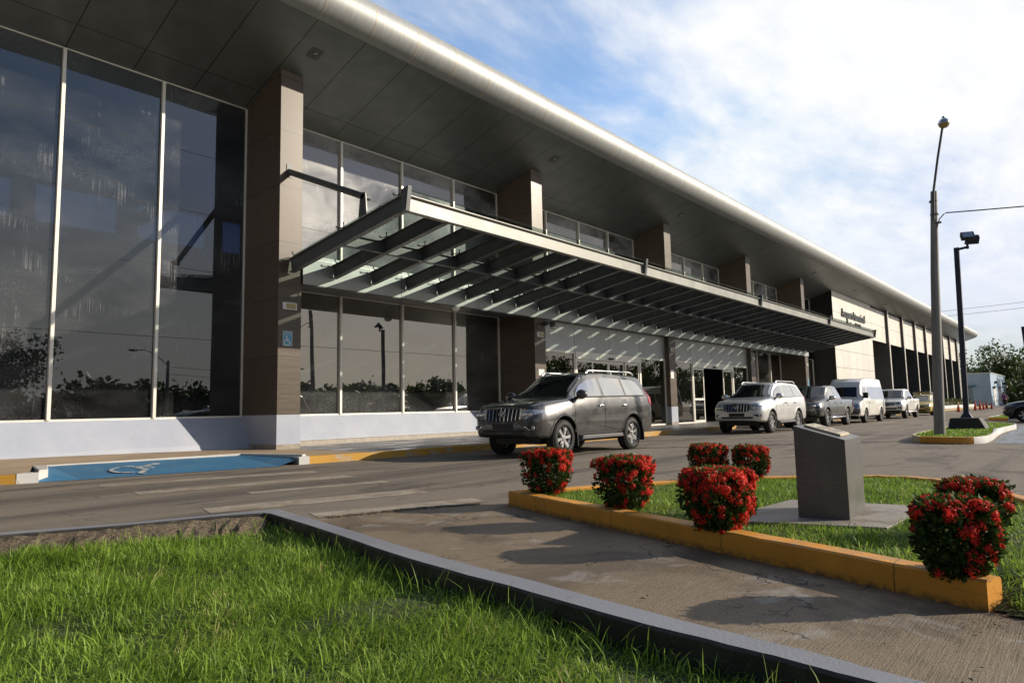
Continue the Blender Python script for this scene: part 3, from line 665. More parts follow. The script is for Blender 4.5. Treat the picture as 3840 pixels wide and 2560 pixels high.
# ------------------------------------------------------------------ the glass canopy
CA = thing('entrance_canopy', 'long glass canopy on dark grey steel beams over the terminal doors', 'canopy', (9.42, 15.35, 5))
def czb(y): return 5.28-.158*(y-10.95)           # underside of the beams
BH = .36
cx0, cx1 = 9.42, 50.1
sl_ = Vector((0, 1, -.158)).normalized()
def beam(x, h=BH, w=.14, y0=11.02, y1=15.345):
    m = MB(); m.ibeam((x, y0, czb(y0)+h/2), (x, y1, czb(y1)+h/2), w, h, .02, .014, (0, 0, 1)); return m
bx = [cx0+(50.0-cx0)/32*k for k in range(33)]
heavy = {0: 1, 8: 1, 16: 1, 24: 1, 32: 1}
def cross(i, x):
    h = BH
    m = beam(x, h, .15 if i in heavy else .13); return m
b_first = None
for i, x in enumerate(bx):
    if b_first is None:
        b_first = cross(i, x).build('cross_beam', 'steel', CA); b0x = x
    else:
        o = b_first.copy(); COL.objects.link(o); o.parent = CA; o.location = b_first.location+Vector((x-b0x, 0, 0))
m = MB(); y = 10.95; zc_ = czb(y)+BH/2
m.ibeam((cx0-.06, y, zc_), (50.08, y, zc_), .16, BH, .02, .014); fb = m.build('front_beam', 'steel_pale', CA)
m = MB(); y = 13.2; zc_ = czb(y)+.15
for a, b in zip(bx, bx[1:]): m.ibeam((a+.01, y, zc_), (b-.01, y, zc_), .14, .30, .018, .012)
m.build('middle_beam', 'steel', CA)
for x in (cx0, bx[8], bx[16], bx[24], bx[32]):
    m = MB(); m.prism([(10.86, czb(10.86)-.02), (11.06, czb(11.06)-.02), (11.02, 5.76), (10.78, 5.80)], x-.055, x+.055, axis=0)
    m.build('end_plate', 'steel', CA, bevel=.005)
# hanging strut with its fork plate
m = MB(); m.tube([(9.36, 15.42, 7.24), (9.40, 12.28, 5.88)], .08, 16); st = m.build('strut', 'steel', CA, smooth=40)
m = MB(); m.prism([(12.12, czb(12.12)+BH), (12.42, czb(12.42)+BH), (12.36, 5.86), (12.26, 5.98), (12.16, 5.93)], 9.30, 9.33, axis=0)
m.tube([(9.30, 12.28, 5.87), (9.50, 12.28, 5.87)], .06, 14); m.build('fork_plate', 'steel', st)
m = MB(); m.box(9.28, 9.44, 15.385, 15.40, 7.08, 7.42); m.build('anchor_plate', 'steel', st)
# glass sheets, each held on small spider fittings
def gz(y): return 5.74-.160*(y-10.9)
yq = [10.86, 13.10, 15.33]
proto = {}
for k, (ya, yb_) in enumerate(zip(yq, yq[1:])):
    for i, (a, b) in enumerate(zip(bx, bx[1:])):
        if k not in proto:
            m = MB(); a2, b2 = a-.05 if False else a+.012, b-.012; y0_, y1_ = ya+.008, yb_-.008
            m.add([(a2, y0_, gz(y0_)), (b2, y0_, gz(y0_)), (b2, y1_, gz(y1_)), (a2, y1_, gz(y1_)), (a2, y0_, gz(y0_)+.015), (b2, y0_, gz(y0_)+.015), (b2, y1_, gz(y1_)+.015), (a2, y1_, gz(y1_)+.015)],
                  [(0, 3, 2, 1), (4, 5, 6, 7), (0, 1, 5, 4), (1, 2, 6, 5), (2, 3, 7, 6), (3, 0, 4, 7)])
            proto[k] = m.build('glass_sheet', 'glass_canopy', CA)
        else:
            o = proto[k].copy(); COL.objects.link(o); o.parent = CA; o.location = Vector((a-bx[0], 0, 0))
def spider(x, y, arms):
    m = MB(); zb_ = czb(y)+BH; zg = gz(y)-.012
    m.tube([(x, y, zb_-.01), (x, y, zb_+.05)], .026, 8)
    hub = zb_+.045
    for dx, dy in arms:
        p = (x+dx, y+dy, gz(y+dy)); q = (x+dx, y+dy, hub-.158*dy)
        m.tube([(x, y, hub), (x+dx*.5, y+dy*.5, hub-.158*dy*.5-.008), q], [.016, .012, .014], 6)
        m.tube([q, (p[0], p[1], p[2]-.02), (p[0], p[1], p[2]-.004)], [.014, .014, .032], 8)
    return m
kinds = {'mid': (13.10, [(-.13, -.13), (.13, -.13), (-.13, .13), (.13, .13)]), 'front': (11.05, [(-.13, .12), (.13, .12)]), 'back': (15.20, [(-.13, -.10), (.13, -.10)])}
for kn, (y, arms) in kinds.items():
    p0_ = None
    for i, x in enumerate(bx):
        if p0_ is None: p0_ = spider(x, y, arms).build('spider_fitting', 'steel_dark', CA, smooth=40)
        else:
            o = p0_.copy(); COL.objects.link(o); o.parent = CA; o.location = Vector((x-bx[0], 0, 0))

# ------------------------------------------------------------------ signs, lamps and cameras on the building
sg = thing('wall_sign', 'raised grey lettering naming the international airport on the pale clad block', 'sign', (63.4, 15.38, 8.1))
text_mesh('Aeropuerto Internacional', 1.0, .05, 'lettering', 'steel', sg, fX(63.4, 15.345, 8.36), width=7.3)
text_mesh('Enrique Malek', 1.0, .05, 'lettering', 'steel', sg, fX(63.4, 15.345, 7.45), width=4.4)
ax = thing('access_sign', 'blue and white wheelchair access sign on the nearest brown pillar', 'sign', (9.36, 15.39, 2.9))
m = MB(); m.box(9.23, 9.49, 15.386, 15.398, 2.72, 3.09); m.build('board', 'white_paint', ax, bevel=.002)
blue = pm('sign_blue', (.10, .36, .52), .4, 0, .05); M['sign_blue'] = blue
m = MB(); m.box(9.243, 9.477, 15.3825, 15.3855, 2.733, 3.077); m.build('blue_field', 'sign_blue', ax)
m = MB(); wheelchair(m, lambda u, v: (9.245+u*.235, 15.3805, 2.735+v*.245)); m.build('symbol', 'white_paint', ax)
text_mesh('ACCESO DE', .040, .0008, 'sign_text', 'white_paint', ax, fX(9.36, 15.381, 3.052), sx=.80)
text_mesh('DISCAPACITADOS', .040, .0008, 'sign_text', 'white_paint', ax, fX(9.36, 15.381, 3.012), sx=.62)
gold = pm('amber_diffuser', (.36, .27, .07), .3, 0, .15, 12, Coat_Weight=.4); M['amber'] = gold
names = ['small white wall lamp on the pillar beside the access sign', 'white wall lamp on the brown pillar left of the closed doors', 'white wall lamp on the pillar between the two doorways', 'white wall lamp on the pillar right of the open doorway', 'white wall lamp on the last brown pillar before the pale block']
for i, cx in enumerate(CXS[1:]):
    l_ = thing('wall_lamp', names[i], 'lamp', (cx-.02, CY, 3.73), 0, 'wall lamps on the brown pillars')
    m = MB(); n = 10
    prof = [(-.195+.39*k/n, .045+.035*math.sin(PI*k/n)) for k in range(n+1)]
    for k in range(n):
        a, b = prof[k], prof[k+1]
        m.prism([(cx-.02+a[0], CY-.002), (cx-.02+b[0], CY-.002), (cx-.02+b[0], CY-b[1]), (cx-.02+a[0], CY-a[1])], 3.64, 3.82)
    m.build('housing', 'white_paint', l_)
    m = MB()
    for k in range(2, 9):
        a, b = prof[k], prof[k+1]
        m.add([(cx-.02+a[0], CY-a[1]-.006, 3.662), (cx-.02+b[0], CY-b[1]-.006, 3.662), (cx-.02+b[0], CY-b[1]-.006, 3.798), (cx-.02+a[0], CY-a[1]-.006, 3.798)], [(0, 1, 2, 3)])
    m.build('diffuser', 'amber', l_, smooth=30)
def dome_cam(x, y, z, label):
    c = thing('security_camera', label, 'camera', (x, y, z), 0, 'dome cameras under the canopy')
    m = MB(); m.box(x-.06, x+.06, y-.02, y+.14, z-.06, z+.1); m.tube([(x, y+.02, z+.03), (x, y-.22, z+.03)], .035, 10); m.build('bracket', 'steel', c, bevel=.008)
    m = MB(); m.lathe([(.001, .12), (.09, .11), (.11, .05), (.11, -.05), (.10, -.07), (.001, -.07)], (x, y-.24, z-.06), n=20); m.build('housing', 'steel_dark', c, smooth=40)
    m = MB(); m.lathe([(.095, 0), (.09, -.05), (.06, -.085), (.001, -.10)], (x, y-.24, z-.13), n=20); m.build('dome', 'lens', c, smooth=60)
dome_cam(19.98, 15.26, 4.14, 'dark dome camera on a bracket at the pillar left of the closed doors')
dome_cam(40.45, 15.26, 4.14, 'dark dome camera on the pillar right of the open doorway')
dl = thing('dome_light', 'white half-dome light under the canopy band beside the window', 'light', (15.4, 15.5, 4.3))
m = MB(); m.lathe([(.14, .02), (.14, -.02), (.12, -.07), (.07, -.105), (.001, -.12)], (15.4, 15.46, 4.31), n=20); m.build('cover', 'white_paint', dl, smooth=50)
for lab, cx, z, w, h in (('white paper notice on the pillar between the two doorways', 29.9, 2.55, .30, .42), ('white notice plate low on the pillar beside the closed doors', 19.72, 2.35, .34, .22), ('pale blue notice on the last pillar before the block', 50.25, 2.5, .2, .55)):
    n_ = thing('notice', lab, 'notice', (cx, 15.39, z))
    m = MB(); m.box(cx-w/2, cx+w/2, 15.388, 15.398, z-h/2, z+h/2); m.build('paper', 'sign_blue' if 'blue' in lab else 'white_paint', n_)

# ------------------------------------------------------------------ vehicles
def pchip(xs, ys, x):
    xs = np.asarray(xs, float); ys = np.asarray(ys, float); h = np.diff(xs); d = np.diff(ys)/h; mm = np.zeros(len(xs))
    for i in range(1, len(xs)-1):
        if d[i-1]*d[i] > 0:
            w1 = 2*h[i]+h[i-1]; w2 = h[i]+2*h[i-1]; mm[i] = (w1+w2)/(w1/d[i-1]+w2/d[i])
    mm[0] = d[0]; mm[-1] = d[-1]
    x = np.clip(x, xs[0], xs[-1]); k = np.clip(np.searchsorted(xs, x)-1, 0, len(xs)-2); t = (x-xs[k])/h[k]
    return (2*t**3-3*t**2+1)*ys[k]+(t**3-2*t**2+t)*h[k]*mm[k]+(-2*t**3+3*t**2)*ys[k+1]+(t**3-t**2)*h[k]*mm[k+1]
class Body:
    """a car body lofted along its length; stations are (x, bottom, half width, belt z, belt half width, top z, top half width)"""
    def __init__(s, st, lin=()):
        st = sorted(st); s.st = np.array(st); s.x0, s.x1 = st[0][0], st[-1][0]; s.key = hash(tuple(st))
    def par(s, x):
        a = s.st; out = []
        for j in range(1, 7):
            out.append(float(np.interp(x, a[:, 0], a[:, j])) if j in (5, 3) else float(pchip(a[:, 0], a[:, j], x)))
        return out
    _memo = {}
    def section(s, x):
        k = (s.key, round(x, 3)); r = Body._memo.get(k)
        if r is None: r = Body._memo[k] = s._section(round(x, 3))
        return r
    def _section(s, x):
        zb, w, zl, wl, zt, wt = s.par(x)
        zm = zb+(zl-zb)*.52
        P = [(0, zb), (w-.10, zb), (w-.035, zb+.05), (w-.01, zb+.14), (w, zm), (w-.004, zm+(zl-zm)*.45)]
        # shoulder then tumblehome
        gl = max(zt-zl, .0)
        P += [(wl+.012, zl-.03), (wl, zl)]
        if gl > .12:
            e = min(.10, gl*.4)
            P += [(wl+(wt-wl)*.5, zl+(zt-e-zl)*.5), (wt, zt-e), (wt-.03, zt-e*.42), (wt-.09, zt-e*.12), (wt-.2, zt), (0, zt+.012)]
        else:
            P += [(wl-.02, zl+gl*.35), (wl-.05, zl+gl*.65), (wl-.09, zl+gl*.82), (wl-.15, zl+gl*.92), (wl-.3, zl+gl*.98), (0, zt+.006)]
        return P
    def mesh(s, step=.045):
        n = int((s.x1-s.x0)/step); xs = sorted(set([round(v, 4) for v in np.linspace(s.x0, s.x1, n)]+[round(v, 4) for v in s.st[:, 0]]))
        vs = []; fs = []; q = None
        for x in xs:
            P = s.section(x); ring = P+[(-a, b) for a, b in P[-2:0:-1]]; q = len(ring); vs += [(x, a, b) for a, b in ring]
        for i in range(len(xs)-1):
            for k in range(q): fs.append((i*q+k, i*q+(k+1) % q, (i+1)*q+(k+1) % q, (i+1)*q+k))
        fs += [tuple(range(q))[::-1], tuple((len(xs)-1)*q+k for k in range(q))]
        return vs, fs
    def side(s, x, z):
        P = s.section(x); P = P[1:]
        for a, b in zip(P, P[1:]):
            if a[1] <= z <= b[1] and b[1] > a[1]: return a[0]+(b[0]-a[0])*(z-a[1])/(b[1]-a[1])
        return P[0][0] if z < P[0][1] else P[-2][0]
    def top(s, x, y):
        P = s.section(x)[::-1]; y = abs(y)
        for a, b in zip(P, P[1:]):
            if a[0] <= y <= b[0] and b[0] > a[0]: return a[1]+(b[1]-a[1])*(y-a[0])/(b[0]-a[0])
        return P[-1][1]
    def inside(s, x, y, z):
        P = s.section(x)
        return P[0][1] <= z <= s.top(x, y) and abs(y) <= s.side(x, z)
    def front(s, y, z):
        x = s.x1
        while x > s.x0 and not s.inside(x, y, z): x -= .02
        lo, hi = x, x+.02
        for _ in range(7):
            mid = (lo+hi)/2
            if s.inside(mid, y, z): lo = mid
            else: hi = mid
        return min(lo, s.x1)
def grid_patch(mb, P, flip=False, skirt=.02, normal_in=None):
    """P[i][j] grid of points -> sheet with a skirt turned inwards so that it has an edge"""
    n, m_ = len(P), len(P[0]); vs = [p for r in P for p in r]; fs = []
    for i in range(n-1):
        for j in range(m_-1): fs.append((i*m_+j, i*m_+j+1, (i+1)*m_+j+1, (i+1)*m_+j))
    rim = [i for i in range(m_)]+[i*m_+m_-1 for i in range(1, n)]+[(n-1)*m_+j for j in range(m_-2, -1, -1)]+[i*m_ for i in range(n-2, 0, -1)]
    o = len(vs); nin = Vector(normal_in)
    for r in rim: vs.append(Vector(vs[r])+nin*skirt)
    k = len(rim)
    for a in range(k): fs.append((rim[a], rim[(a+1) % k], o+(a+1) % k, o+a))
    return mb.add(vs, fs)
def side_patch(B, mb, xs, zl, zh, off, sgn=1, rows=5, skirt=.02):
    P = []
    for x in xs:
        a, b = zl(x), zh(x); P.append([(x, sgn*(B.side(x, a+(b-a)*j/rows)+off), a+(b-a)*j/rows) for j in range(rows+1)])
    return grid_patch(mb, P, normal_in=(0, -sgn, 0), skirt=skirt)
def surround(B, root, xs, zl, zh, sgn, e=.028):
    """black rubber and pillar trim showing round a side window"""
    a, b = xs[0], xs[-1]; m = MB()
    side_patch(B, m, [a-e]+list(xs)+[b+e], lambda x: zl(min(max(x, a), b))-e*.5, lambda x: zh(min(max(x, a), b))+e*.8, .0025, sgn, 5, .012)
    return m.build('window_surround', 'black', root, smooth=40, world=False)
def front_patch(B, mb, ys, zl, zh, off, rows=4, skirt=.03):
    P = []
    for y in ys:
        a, b = zl(y), zh(y); P.append([(B.front(y, a+(b-a)*j/rows)+off, y, a+(b-a)*j/rows) for j in range(rows+1)])
    return grid_patch(mb, P, normal_in=(-1, 0, 0), skirt=skirt)
def top_patch(B, mb, xs, yw, off, cols=8, skirt=.02):
    """sheet over the upper surface between the stations xs; yw(x) is its half width"""
    P = []
    for x in xs:
        w = yw(x); row = []
        e = .01; nx = -(B.top(x+e, 0)-B.top(x-e, 0))/(2*e); l_ = math.hypot(nx, 1)
        for j in range(cols+1):
            y = -w+2*w*j/cols; row.append((x+nx/l_*off, y, B.top(x, y)+off/l_))
        P.append(row)
    return grid_patch(mb, P, normal_in=(-.3, 0, -1), skirt=skirt)
lerp = lambda a, b, t: a+(b-a)*t
def pl(*pts):
    xs = [p[0] for p in pts]; ys = [p[1] for p in pts]
    o = np.argsort(xs); xs = np.array(xs)[o]; ys = np.array(ys)[o]
    return lambda x: float(np.interp(x, xs, ys))
LS = lambda a, b, n: list(np.linspace(a, b, n))

_wheel = {}
def wheel(parent, x, y, r, w=.24, sgn=1, spokes=6, rim='rim'):
    key = (round(r, 3), spokes, rim)
    if key not in _wheel:
        m = MB(); rr = r*.66
        m.lathe([(rr-.02, -w/2+.03), (rr, -w/2+.005), (rr+.012, -w/2-.004), (r-.07, -w/2-.008), (r-.025, -w/2+.015), (r-.006, -w/2+.04), (r, -w/2+.07), (r, w/2-.07), (r-.006, w/2-.04), (r-.025, w/2-.015), (r-.07, w/2+.008), (rr+.012, w/2+.004), (rr, w/2-.005), (rr-.02, w/2-.03)], axis=1, n=36)
        for k in range(36):     # tread blocks
            a = 2*PI*k/36; ca, sa = math.cos(a), math.sin(a)
            for yy in (-.075, 0, .075):
                c_ = Vector((r*ca, yy, r*sa)); t_ = Vector((-sa, 0, ca)); n_ = Vector((ca, 0, sa))
                m.bar(c_-t_*.02-n_*.004, c_+t_*.02-n_*.004, .05, .014, n_)
        ty = m.build('wheel', 'rubber', None, smooth=35)
        m = MB(); yo = w/2-.02
        m.lathe([(rr-.03, -w/2+.04), (rr-.03, yo-.05), (rr-.012, yo-.01), (rr+.008, yo+.012), (rr+.008, yo+.002)], axis=1, n=36)
        for k in range(spokes):
            a = 2*PI*(k+.25)/spokes; d = Vector((math.cos(a), 0, math.sin(a))); t_ = Vector((-d.z, 0, d.x))
            wa, wb_ = rr*.17, rr*(.27 if spokes < 8 else .15)
            vs = []
            for rad, ww, yf in ((rr*.14, wa, yo-.012), (rr*.55, wa*1.15, yo-.006), (rr-.02, wb_, yo-.004)):
                for q, dy in ((-1, 0), (1, 0), (1.25, -.045), (-1.25, -.045)): p = d*rad+t_*ww*q*.5*2*.55; vs.append((p.x, yf+dy, p.z))
            fs = [(0, 1, 2, 3), (8, 11, 10, 9)]
            for s2 in (0, 4):
                for q in range(4): fs.append((s2+q, s2+4+q, s2+4+(q+1) % 4, s2+(q+1) % 4))
            m.add(vs, fs)
        m.lathe([(.001, yo+.004), (rr*.16, yo+.002), (rr*.2, yo-.02), (rr*.2, yo-.06)], axis=1, n=18)
        for k in range(6):
            a = 2*PI*k/6; m.tube([(rr*.28*math.cos(a), yo-.05, rr*.28*math.sin(a)), (rr*.28*math.cos(a), yo-.012, rr*.28*math.sin(a))], .013, 6)
        ri = m.build('rim', rim, ty, smooth=35, world=False)
        m = MB(); m.lathe([(.001, yo-.085), (rr-.035, yo-.085)], axis=1, n=28); dk = m.build('brake_disc', 'steel_dark', ty, world=False)
        _wheel[key] = (ty, ri, dk); first = True
    else:
        ty, ri, dk = _wheel[key]; t2 = ty.copy(); COL.objects.link(t2)
        for c_ in (ri, dk):
            q = c_.copy(); COL.objects.link(q); q.parent = t2
        ty = t2
    ty.parent = parent; ty.location = (x, y-sgn*(w/2-.0), r); ty.rotation_euler = (0, 0.3*x, 0 if sgn > 0 else PI)
    return ty
def finish_body(B, root, paint, axles, ra, extra_cut=(), zc=None, flare=.012, wmax=.95):
    """loft, cut the wheel arches (and other openings), paint it"""
    vs, fs = B.mesh(); m = MB(); m.add(vs, fs)
    me = bpy.data.meshes.new('body'); me.from_pydata(m.v, [], m.f)
    me.materials.append(M[paint]); me.materials.append(M['black'])
    bm = bmesh.new(); bm.from_mesh(me); bmesh.ops.remove_doubles(bm, verts=bm.verts, dist=1e-5); bmesh.ops.recalc_face_normals(bm, faces=bm.faces); bm.to_mesh(me); bm.free()
    o = bpy.data.objects.new('body', me); COL.objects.link(o)
    cm = MB(); zc = zc or ra-.03
    for ax in axles:
        for sg_ in (-1, 1):
            pr_ = [(ax+ra*math.cos(a), zc+ra*math.sin(a)) for a in np.linspace(0, PI, 25)]+[(ax-ra, -.1), (ax+ra, -.1)]
            y0, y1 = (.52, 1.3) if sg_ > 0 else (-1.3, -.52)
            cm.prism(pr_, y0, y1, axis=1)
    for c_ in extra_cut: cm.box(*c_)
    cme = bpy.data.meshes.new('cut'); cme.from_pydata(cm.v, [], cm.f); bm = bmesh.new(); bm.from_mesh(cme); bmesh.ops.recalc_face_normals(bm, faces=bm.faces); bm.to_mesh(cme); bm.free()
    co = bpy.data.objects.new('cut', cme); COL.objects.link(co)
    md = o.modifiers.new('b', 'BOOLEAN'); md.object = co; md.operation = 'DIFFERENCE'; md.solver = 'EXACT'
    dg = bpy.context.evaluated_depsgraph_get(); dg.update()
    nm = bpy.data.meshes.new_from_object(o.evaluated_get(dg)); nm.name = 'body'
    bpy.data.objects.remove(co); bpy.data.objects.remove(o)
    mi = []
    for p in nm.polygons:
        c_ = p.center; k = 0
        for ax in axles:
            d = math.hypot(c_.x-ax, c_.z-zc)
            if abs(c_.y) < .95 and (d < ra+.003 and c_.z > zc-.02 or (abs(c_.x-ax) < ra+.003 and c_.z <= zc)) and (abs(p.normal.y) > .99 and abs(c_.y) < .56 or abs(d-ra) < .02 and abs(p.normal.y) < .1 or c_.z <= zc and abs(abs(c_.x-ax)-ra) < .004): k = 1
        if p.normal.z < -.9 and c_.z < .5: k = 1
        for e in extra_cut:
            if e[0]-.01 < c_.x < e[1]+.01 and e[2]-.01 < c_.y < e[3]+.01 and c_.z > e[4]-.01 and c_.z < e[5]-.02: k = 1
        mi.append(k)
    nm.polygons.foreach_set('material_index', mi)
    nm.polygons.foreach_set('use_smooth', [True]*len(nm.polygons)); nm.set_sharp_from_angle(angle=R(32))
    o = bpy.data.objects.new('body', nm); COL.objects.link(o); o.parent = root
    # arch lips
    for ax in axles:
        for sg_ in (-1, 1):
            m = MB(); P = []
            for a in np.linspace(-.12, PI+.12, 26):
                row = []
                for rr, of in ((ra-.004, -.03), (ra-.002, flare), (ra+.035, flare), (ra+.055, -.004)):
                    x = ax+rr*math.cos(a); z = max(zc+rr*math.sin(a), B.par(min(max(x, B.x0), B.x1))[0]+.01); row.append((x, sg_*(B.side(x, z)+of), z))
                P.append(row)
            n, k = len(P), 4; m.add([p for r in P for p in r], [(i*k+j, i*k+j+1, (i+1)*k+j+1, (i+1)*k+j) for i in range(n-1) for j in range(k-1)])
            m.build('wheel_arch', paint, root, smooth=35, world=False)
    return o
def mirror_(B, root, x, z, paint, size=(.10, .22, .17), y=None):
    for sg_ in (1, -1):
        yb_ = y or B.side(x, z)
        m = MB(); n = 12
        c_ = (x, sg_*(yb_+.17), z+.06); m.ball(c_, (size[0], size[1]*.62, size[2]*.62), 16, 10)
        o = m.build('mirror', paint, root, smooth=60, world=False)
        m = MB(); m.bar((x, sg_*(yb_-.03), z-.03), (x+.0, sg_*(yb_+.10), z+.0), .08, .05); m.build('mirror_arm', 'black', o, world=False, bevel=.01)
        m = MB(); m.add([(x-size[0]*.8, sg_*(yb_+.17)-size[1]*.42, z-.0), (x-size[0]*.8, sg_*(yb_+.17)+size[1]*.42, z-.0), (x-size[0]*.8, sg_*(yb_+.17)+size[1]*.42, z+.12), (x-size[0]*.8, sg_*(yb_+.17)-size[1]*.42, z+.12)], [(0, 1, 2, 3)])
        m.build('mirror_glass', 'chrome', o, world=False)
def emblem(B, root, z, rx=.10, ry=.068, off=.02, y=0):
    """three-oval ring emblem"""
    m = MB(); x = B.front(y, z)+off
    def ring(cy, cz, a, b, r=.009): m.tube([(x, cy+a*math.cos(t), cz+b*math.sin(t)) for t in np.linspace(0, 2*PI, 25)], r, 6, False)
    ring(y, z, rx, ry); ring(y, z+ry*.28, rx*.62, ry*.42, .007); ring(y, z-.0, rx*.26, ry*.92, .007)
    return m.build('emblem', 'chrome', root, smooth=60, world=False)
def handle(B, root, x, z, mat='chrome', sg_=1):
    m = MB(); y = B.side(x, z)
    m.tube([(x-.10, sg_*(y-.005), z), (x-.085, sg_*(y+.035), z+.004), (x+.085, sg_*(y+.038), z+.004), (x+.10, sg_*(y-.005), z)], [.016, .02, .02, .016], 8)
    return m.build('door_handle', mat, root, smooth=50, world=False)
def rod(x0, x1, y, z0, z1, root, mat, name='roof_rail'):
    m = MB(); m.tube([(x0, y, z0), (x0-.10, y, z1), (x0-.25, y, z1+.012), (x1+.25, y, z1+.012), (x1+.10, y, z1), (x1, y, z0)], [.024, .026, .024, .024, .026, .024], 8)
    m.bar(((x0+x1)/2, y, z0-.02), ((x0+x1)/2, y, z1), .05, .05, (1, 0, 0))
    return m.build(name, mat, root, smooth=50, world=False)

def make_suv(label, group, loc, paint, plate=True, rz=PI):
    root = thing('parked_suv', label, 'car', loc, rz, group)
    B = Body([(-2.47, .62, .74, 1.10, .70, 1.16, .62), (-2.44, .48, .84, 1.22, .82, 1.34, .66), (-2.36, .42, .90, 1.26, .86, 1.60, .66), (-2.25, .40, .915, 1.265, .88, 1.74, .67), (-2.05, .39, .925, 1.265, .89, 1.79, .68),
              (-1.4, .39, .938, 1.255, .895, 1.825, .69), (-.5, .39, .935, 1.245, .895, 1.845, .70), (.05, .39, .935, 1.235, .895, 1.825, .69), (.30, .39, .935, 1.23, .89, 1.77, .68), (.72, .39, .935, 1.22, .885, 1.50, .72), (1.10, .39, .937, 1.20, .88, 1.255, .80),
              (1.16, .39, .937, 1.18, .875, 1.232, .8), (1.5, .39, .937, 1.14, .86, 1.21, .8), (1.95, .40, .922, 1.08, .84, 1.165, .75), (2.10, .42, .895, 1.05, .80, 1.13, .72), (2.20, .43, .85, 1.02, .76, 1.10, .66), (2.27, .44, .79, .98, .70, 1.05, .6), (2.31, .47, .68, .80, .60, .88, .5), (2.33, .50, .52, .72, .46, .78, .4)])
    finish_body(B, root, paint, (1.395, -1.395), .46, zc=.40, wmax=.94)
    for x in (1.395, -1.395):
        for sg_ in (1, -1): wheel(root, x, sg_*.925, .385, .25, sg_, 6)
    # glass
    m = MB(); top_patch(B, m, LS(.36, 1.06, 12), lambda x: B.par(x)[5]-.05, .006); m.build('windscreen', 'car_glass', root, smooth=40, world=False)
    m = MB(); top_patch(B, m, LS(-2.42, -2.28, 5), lambda x: .58, .006); m.build('rear_window', 'car_glass', root, smooth=40, world=False)
    roofz = lambda x: B.par(x)[4]-.135
    for sg_ in (1, -1):
        belt = pl((-2.2, 1.31), (1.0, 1.265))
        for a, b, hi in ((-.12, .82, pl((-.12, roofz(-.12)), (.22, roofz(.2)), (.55, 1.51), (.82, 1.285))), (-1.12, -.22, roofz), (-2.06, -1.20, pl((-1.2, roofz(-1.2)), (-1.75, roofz(-1.75)), (-1.95, 1.60), (-2.06, 1.40)))):
            surround(B, root, LS(a, b, 14), belt, hi, sg_); m = MB(); side_patch(B, m, LS(a, b, 14), belt, hi, .006, sg_); g = m.build('side_window', 'car_side', root, smooth=40, world=False)
        for a, b in ((.02, .02), ):
            pass
        m = MB()       # chrome trim under the windows, black pillar between them
        for x in LS(-2.0, .7, 14)[:-1]:
            x2 = x+2.7/13; m.bar((x, sg_*(B.side(x, belt(x)-.02)+.008), belt(x)-.018), (x2, sg_*(B.side(x2, belt(x2)-.02)+.008), belt(x2)-.018), .014, .02)
        m.build('window_trim', 'chrome', root, world=False)
        # doors
        for a, b, fl in ((-.17, 1.0, None), (-1.17, -.19, 1)):
            lo = pl((a, .50), (b, .50)) if not fl else pl((-1.17, .98), (-1.05, .86), (-.93, .66), (-.86, .50), (-.19, .50))
            m = MB(); side_patch(B, m, LS(a, b, 16), lo, lambda x: belt(x)-.035, .006, sg_, 8, .012); d = m.build('door', paint, root, smooth=40, world=False)
            handle(B, d, a+.16 if not fl else -1.0, 1.06, 'chrome', sg_)
        rod(.15, -1.95, sg_*.635, 1.80, 1.858, root, 'rim')
        m = MB(); m.prism([(-.86, .34), (.84, .34), (.80, .42), (-.82, .42)], sg_*.80 if sg_ > 0 else -.99, .99 if sg_ > 0 else -.80, axis=1); m.build('side_step', 'plastic_grey', root, bevel=.015, world=False)
        m = MB(); side_patch(B, m, LS(-2.44, -2.22, 6), pl((-2.44, .98), (-2.22, 1.14)), pl((-2.44, 1.30), (-2.22, 1.50)), .012, sg_, 5, .03); m.build('tail_light', 'red_lamp', root, smooth=40, world=False)
        m = MB(); m.prism([(-1.93, .20), (-1.90, .20), (-1.86, .55), (-1.90, .55)], sg_*.70 if sg_ > 0 else -.93, .93 if sg_ > 0 else -.70, axis=1); m.prism([(.90, .20), (.93, .20), (.95, .55), (.92, .55)], sg_*.70 if sg_ > 0 else -.93, .93 if sg_ > 0 else -.70, axis=1); m.build('mud_flap', 'black', root, world=False)
        # headlight
        ys = LS(.50, .885, 14); m = MB(); front_patch(B, m, [sg_*q for q in ys], lambda y: float(np.interp(abs(y), [.50, .62, .885], [.83, .80, .94])), lambda y: float(np.interp(abs(y), [.50, .70, .885], [1.00, 1.005, .985])), .010); h_ = m.build('headlight', 'lens', root, smooth=40, world=False)
        m = MB(); 
        for q in (.60, .72): 
            xx = B.front(q, .91)+.02; m.lathe([(.062, 0), (.055, .012), (.03, .02), (.001, .022)], (xx-.005, sg_*q, .905), axis=0, n=16)
        m.build('lamp_reflector', 'chrome', h_, smooth=50, world=False)
        m = MB(); front_patch(B, m, [sg_*q for q in LS(.455, .50, 3)], lambda y: .80, lambda y: 1.03, .018); m.build('chrome_post', 'chrome', root, smooth=40, world=False)
        # fog lamp recess
        m = MB(); front_patch(B, m, [sg_*q for q in LS(.60, .84, 8)], lambda y: float(np.interp(abs(y), [.6, .70, .84], [.655, .585, .585])), lambda y: .67, .006); fg = m.build('fog_recess', 'black', root, smooth=40, world=False)
        m = MB(); xx = B.front(.77, .625); m.lathe([(.045, -.01), (.045, .012), (.03, .022), (.001, .025)], (xx+.003, sg_*.77, .628), axis=0, n=14); m.build('fog_lamp', 'lens', fg, smooth=50, world=False)
        m = MB(); front_patch(B, m, [sg_*q for q in LS(.60, .72, 5)], lambda y: float(np.interp(abs(y), [.6, .72], [.645, .572])), lambda y: float(np.interp(abs(y), [.6, .72], [.665, .59])), .014); m.build('chrome_strip', 'chrome', fg, smooth=40, world=False)
